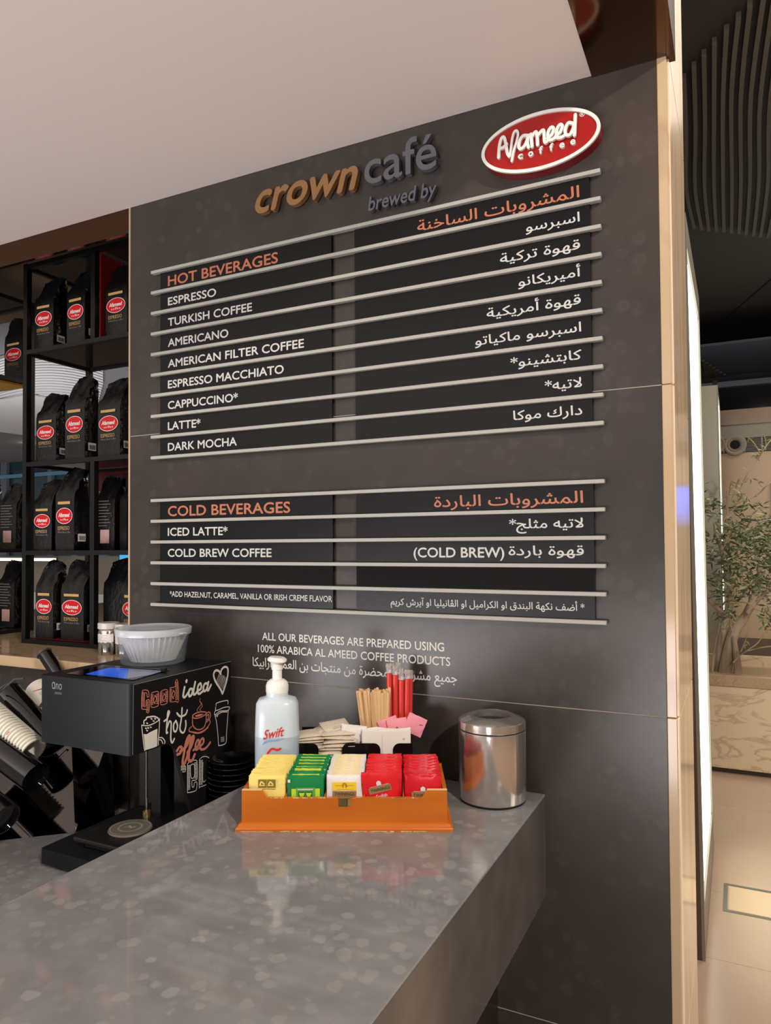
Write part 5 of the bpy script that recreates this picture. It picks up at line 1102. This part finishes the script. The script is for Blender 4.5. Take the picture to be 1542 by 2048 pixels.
# ================================================================== TOTEMS
M_TSIDE = mat('totem_steel', (168, 162, 150), .3, .55); M_TDARK = mat('totem_bezel', (92, 72, 60), .4, .5); M_SCRW = mat('screen_white', (246, 255, 244), emit=((246, 255, 240), 3.2))
def totem(label, x0, x1t, x1b, y0, y1, zt, zb, front, zscr0, zscr1, st=None):
    t = thing('light_totem', label, 'advertising totem', ((x0 + x1b) / 2, (y0 + y1) / 2, 0))
    m = MB(); m.add([(x0, y0, 0), (x1b, y0, 0), (x1b, y1, 0), (x0, y1, 0), (x0, y0, zt), (x1t, y0, zt), (x1t, y1, zt), (x0, y1, zt)], [(0, 3, 2, 1), (4, 5, 6, 7), (0, 1, 5, 4), (1, 2, 6, 5), (2, 3, 7, 6), (3, 0, 4, 7)]); m.build('casing', front, t, world=True)
    X_ = lambda z: x1b + (x1t - x1b) * z / zt
    fr = .045
    m = MB()
    for a, b, c, d in ((y0, y0 + fr, 0, zt), (y1 - fr, y1, 0, zt), (y0 + fr, y1 - fr, 0, zscr0), (y0 + fr, y1 - fr, zscr1, zt)):
        m.add([(X_(z) + l, y, z) for l in (.0005, .012) for y, z in ((a, c), (b, c), (b, d), (a, d))], [(0, 1, 2, 3), (4, 5, 6, 7), (0, 1, 5, 4), (1, 2, 6, 5), (2, 3, 7, 6), (3, 0, 4, 7)])
    m.build('frame', st or M_TDARK, t, world=True)
    m = MB(); m.add([(X_(z) + .003, y, z) for y, z in ((y0 + fr, zscr0), (y1 - fr, zscr0), (y1 - fr, zscr1), (y0 + fr, zscr1))], [(0, 1, 2, 3)]); m.build('lit_screen', M_SCRW, t, world=True)
    return t
totem('tall totem with bright white lit side right behind the stone jamb', -.75, -.172, -.146, 3.0, 4.1, 2.86, 0, mat('totem_brown', (96, 76, 66), .35, .4), .20, 2.74, mat('totem_bezel_grey', (140, 134, 122), .4, .4))
totem('steel-fronted totem standing behind the olive planter', -1.1, -.155, -.135, 7.5, 8.4, 3.07, 0, M_TSIDE, .3, 2.98, mat('totem_bezel_grey', (140, 134, 122)))
# ================================================================== FLOOR HATCH
fh = thing('floor_hatch', 'steel-framed rectangular hatch set in the pale floor tiles', 'hatch', (.2, 3.58, 0))
hx0, hx1, hy0, hy1 = -.082, .52, 3.44, 3.72; w_ = .016
for a, b, c, d in ((hx0, hx1, hy0, hy0 + w_), (hx0, hx1, hy1 - w_, hy1), (hx0, hx0 + w_, hy0 + w_, hy1 - w_), (hx1 - w_, hx1, hy0 + w_, hy1 - w_)): MB().box(a, b, c, d, .0003, .003).build('frame_bar', mat('hatch_steel', (150, 150, 136), .35, .6), fh, world=True)
MB().box(hx0 + .022, hx1 - .022, hy0 + .022, hy1 - .022, .0003, .002).build('inset_tile', mat('hatch_tile', (216, 188, 156), .25), fh, world=True)
# ================================================================== PLANTER
py0, py1, pz = 5.475, 6.28, .672
pl_ = thing('stone_planter', 'long beige marble planter with carved key-pattern rim holding the olive tree', 'planter', (1.2, py0, 0))
for i in range(4):
    x0 = -.95 + i * 1.25
    MB().rbox(x0, x0 + 1.248, py0, py0 + .05, .035, pz - .078, .003, 1).build('front_slab', M_MARBLE, pl_, world=True)
    MB().rbox(x0, x0 + 1.248, py1 - .05, py1, .035, pz + .03, .003, 1).build('back_slab', M_MARBLE, pl_, world=True)
    MB().rbox(x0, x0 + 1.248, py0 - .012, py0 + .06, pz - .0775, pz, .004, 1).build('rim_slab', M_BEIGE, pl_, world=True)
for x in (-.95, 4.0): MB().box(x, x + .049, py0 + .0605, py1 - .0505, .035, pz - .001).build('end_slab', M_MARBLE, pl_, world=True)
MB().box(-.92, 4.02, py0 + .03, py1 - .03, 0, .0345).build('plinth', mat('plinth_dark', (60, 48, 40), .6), pl_, world=True)
m = MB(); x = -.5
while x < 1.2:       # carved meander
    for a, b in (((0, .012), (.032, .040)), ((.032, .040), (.024, .018)), ((.03, .012), (.055, .040)), ((.012, .03), (.02, .016))):
        m.ribbon([(x + a[0], py0 - .0125, pz - .066 + a[1]), (x + b[0], py0 - .0125, pz - .066 + b[1])], .006, (0, -1, 0), .003, .004)
    x += .058
m.build('carved_meander', mat('carved_stone', (196, 166, 124), .6), pl_, world=True, kind='stuff')
MB().box(-.90, 3.99, py0 + .0605, py1 - .0505, .40, pz - .05).build('soil', mat('planter_soil', (196, 170, 132), .9, bump=.6, bscale=30), pl_, world=True)
# ================================================================== OLIVE TREE
YT = 5.88
def z5(x, y, Y=YT): return PY(1390 + x / 8.533, 1120 + y / 8.533, Y)
def z4_(x, y, Y=YT): return PY(1390 + x / 6.829, 860 + y / 6.827, Y)
base = z5(520, 1900); base.z = pz - .05
tr = thing('olive_tree', 'gnarled olive tree with sparse pale twigs on top, growing in the marble planter', 'tree', base)
M_BARK = mat('olive_bark', (204, 184, 162), .8, var=(146, 126, 110), scale=14, bump=.9, bscale=30, stretch=(1, 1, .3)); M_TWIG = mat('pale_twig', (176, 160, 122), .7)
def limb(pts, rs, name='branch', mt=None, Yo=0, f=z5):
    P = [f(*q) for q in pts]; P = [Vector((p.x, p.y + Yo + .02 * math.sin(i * 2.1), p.z)) for i, p in enumerate(P)]
    S = smoothpts(P, 4); R_ = []
    for i in range(len(pts) - 1): R_ += [rs[i] + (rs[i + 1] - rs[i]) * j / 4 for j in range(4)]
    R_.append(rs[-1]); MB().tube(S, R_, 9).build(name, mt or M_BARK, tr, smooth=60, world=True); return S
k = 1 / 8.533 / 244.0
LS = []
b_ = (base - z5(520, 1900)).z
LS.append(limb([(520, 2010), (520, 1880), (590, 1500), (680, 1200), (830, 1000), (950, 760), (1080, 400), (1100, 100)], [105 * k, 100 * k, 88 * k, 80 * k, 66 * k, 58 * k, 42 * k, 30 * k], 'trunk'))
LS.append(limb([(400, 2010), (400, 1850), (455, 1400), (530, 1000), (610, 650), (560, 350), (500, 30), (430, -250), (360, -480), (330, -640)], [62 * k, 60 * k, 62 * k, 60 * k, 48 * k, 42 * k, 38 * k, 34 * k, 30 * k, 22 * k], 'trunk', Yo=.05))
limb([(700, 2010), (730, 1880), (690, 1500), (660, 1300)], [60 * k, 60 * k, 44 * k, 30 * k], 'trunk', Yo=-.05)
LS.append(limb([(540, 960), (400, 850), (250, 700), (150, 600), (140, 550)], [36 * k, 36 * k, 32 * k, 24 * k, 20 * k], Yo=.02))
LS.append(limb([(880, 900), (1090, 660), (1240, 500), (1400, 400)], [34 * k, 32 * k, 26 * k, 20 * k], Yo=-.04))
LS.append(limb([(300, 1900), (330, 1500), (400, 1200), (430, 1060)], [13 * k, 12 * k, 11 * k, 8 * k], Yo=-.08))
tw = [[(650, 1700), (750, 1600), (900, 1480), (1060, 1370), (1190, 1190)], [(890, 1510), (1000, 1490), (1120, 1450), (1297, 1430), (1500, 1400)], [(780, 1520), (840, 1380), (890, 1200)], [(760, 560), (900, 450), (1000, 370), (1160, 240)], [(600, 690), (700, 680), (900, 690), (1020, 790), (1150, 840)], [(640, 1150), (600, 1000), (590, 950)], [(740, 0), (800, 200), (840, 430)], [(880, -100), (890, 0), (870, 180)]]
for t_ in tw: LS.append(limb(t_, [9 * k] * (len(t_) - 1) + [5 * k], 'twig', M_TWIG, Yo=U(-.25, -.1)))
tw4 = [[(400, 1250), (480, 1110), (600, 1000), (720, 960), (870, 880), (960, 790), (1040, 720)], [(500, 990), (560, 800), (610, 680), (620, 620)], [(470, 960), (480, 800), (495, 700)], [(480, 800), (550, 790), (600, 690)], [(625, 850), (640, 760), (700, 640), (780, 510), (860, 400), (930, 290), (1000, 190), (1060, 120)],
       [(890, 320), (840, 220), (780, 150), (725, 95)], [(970, 240), (960, 120), (910, 50)], [(470, 885), (560, 885), (690, 880)], [(640, 740), (710, 680), (790, 675)], [(500, 1090), (600, 1180), (700, 1230), (850, 1190), (1000, 1160)], [(630, 850), (650, 920), (680, 970)], [(430, 1250), (440, 1020), (430, 800)], [(860, 400), (840, 350)], [(910, 790), (860, 720)]]
for t_ in tw4: LS.append(limb(t_, [9 * k] * (len(t_) - 1) + [4.5 * k], 'twig', M_TWIG, Yo=U(-.2, .05), f=z4_))
# leaves
M_LEAF = mat('olive_leaf', (112, 122, 92), .5, var=(72, 86, 62), scale=20); M_LEAFP = mat('pale_olive_leaf', (168, 172, 132), .5)
def leaf_mesh(s=1.0): return MB().add([(0, 0, 0), (.006 * s, .014 * s, .001), (.0068 * s, .028 * s, .002), (0, .058 * s, -.002), (-.0068 * s, .028 * s, .002), (-.006 * s, .014 * s, .001), (0, .02 * s, .0)], [(0, 1, 6), (1, 2, 6), (2, 3, 6), (3, 4, 6), (4, 5, 6), (5, 0, 6)])
def leaf_pos():
    while True:
        x, y = U(1398, 1640), U(940, 1310)
        dns = 0
        for cx_, cy_, rx, ry, dd_ in ((1480, 1090, 62, 60, 1), (1530, 1100, 70, 75, .9), (1420, 1015, 24, 24, .7), (1422, 1095, 24, 34, .7), (1455, 1170, 34, 44, .8), (1520, 1160, 50, 40, .8), (1450, 1225, 22, 20, .7), (1545, 1230, 24, 34, .55), (1412, 1165, 16, 10, .5), (1590, 1120, 60, 110, .8), (1490, 1012, 40, 12, .35), (1408, 975, 12, 26, .2)):
            q = ((x - cx_) / rx) ** 2 + ((y - cy_) / ry) ** 2
            if q < 1: dns = max(dns, dd_ * (1 - q * .5))
        if R() < dns: return PY(x, y, YT + U(-.38, .3))
def leaf_M(p):
    up = Vector((U(-1, 1), U(-1, 1), U(-.8, .5))).normalized(); q = up.to_track_quat('Y', 'Z').to_matrix().to_4x4()
    return Matrix.Translation(p) @ q @ Matrix.Rotation(U(0, 6.28), 4, 'Y') @ Matrix.Scale(U(.75, 1.25), 4)
inv = wmat(tr).inverted(); lm = lp = None
for i in range(300):
    p = leaf_pos() if i < 215 else random.choice(random.choice(LS[7:]))
    if i < 215: p.y = YT - U(.2, .42)
    pale = i >= 215 or R() < .2
    src = lp if pale else lm
    if src is None:
        o = leaf_mesh().build('leaf', M_LEAFP if pale else M_LEAF, tr)
        if pale: lp = o
        else: lm = o
    else: o = src.copy(); COL.objects.link(o)
    o.matrix_local = inv @ leaf_M(p)
base_leaf = leaf_mesh(); m = MB()
for i in range(2300):
    Mx = leaf_M(leaf_pos()); m.mi = 1 if R() < .22 else 0; m.add([Mx @ v for v in base_leaf.v], base_leaf.f)
m.build('foliage', [M_LEAF, M_LEAFP], tr, world=True, kind='stuff')
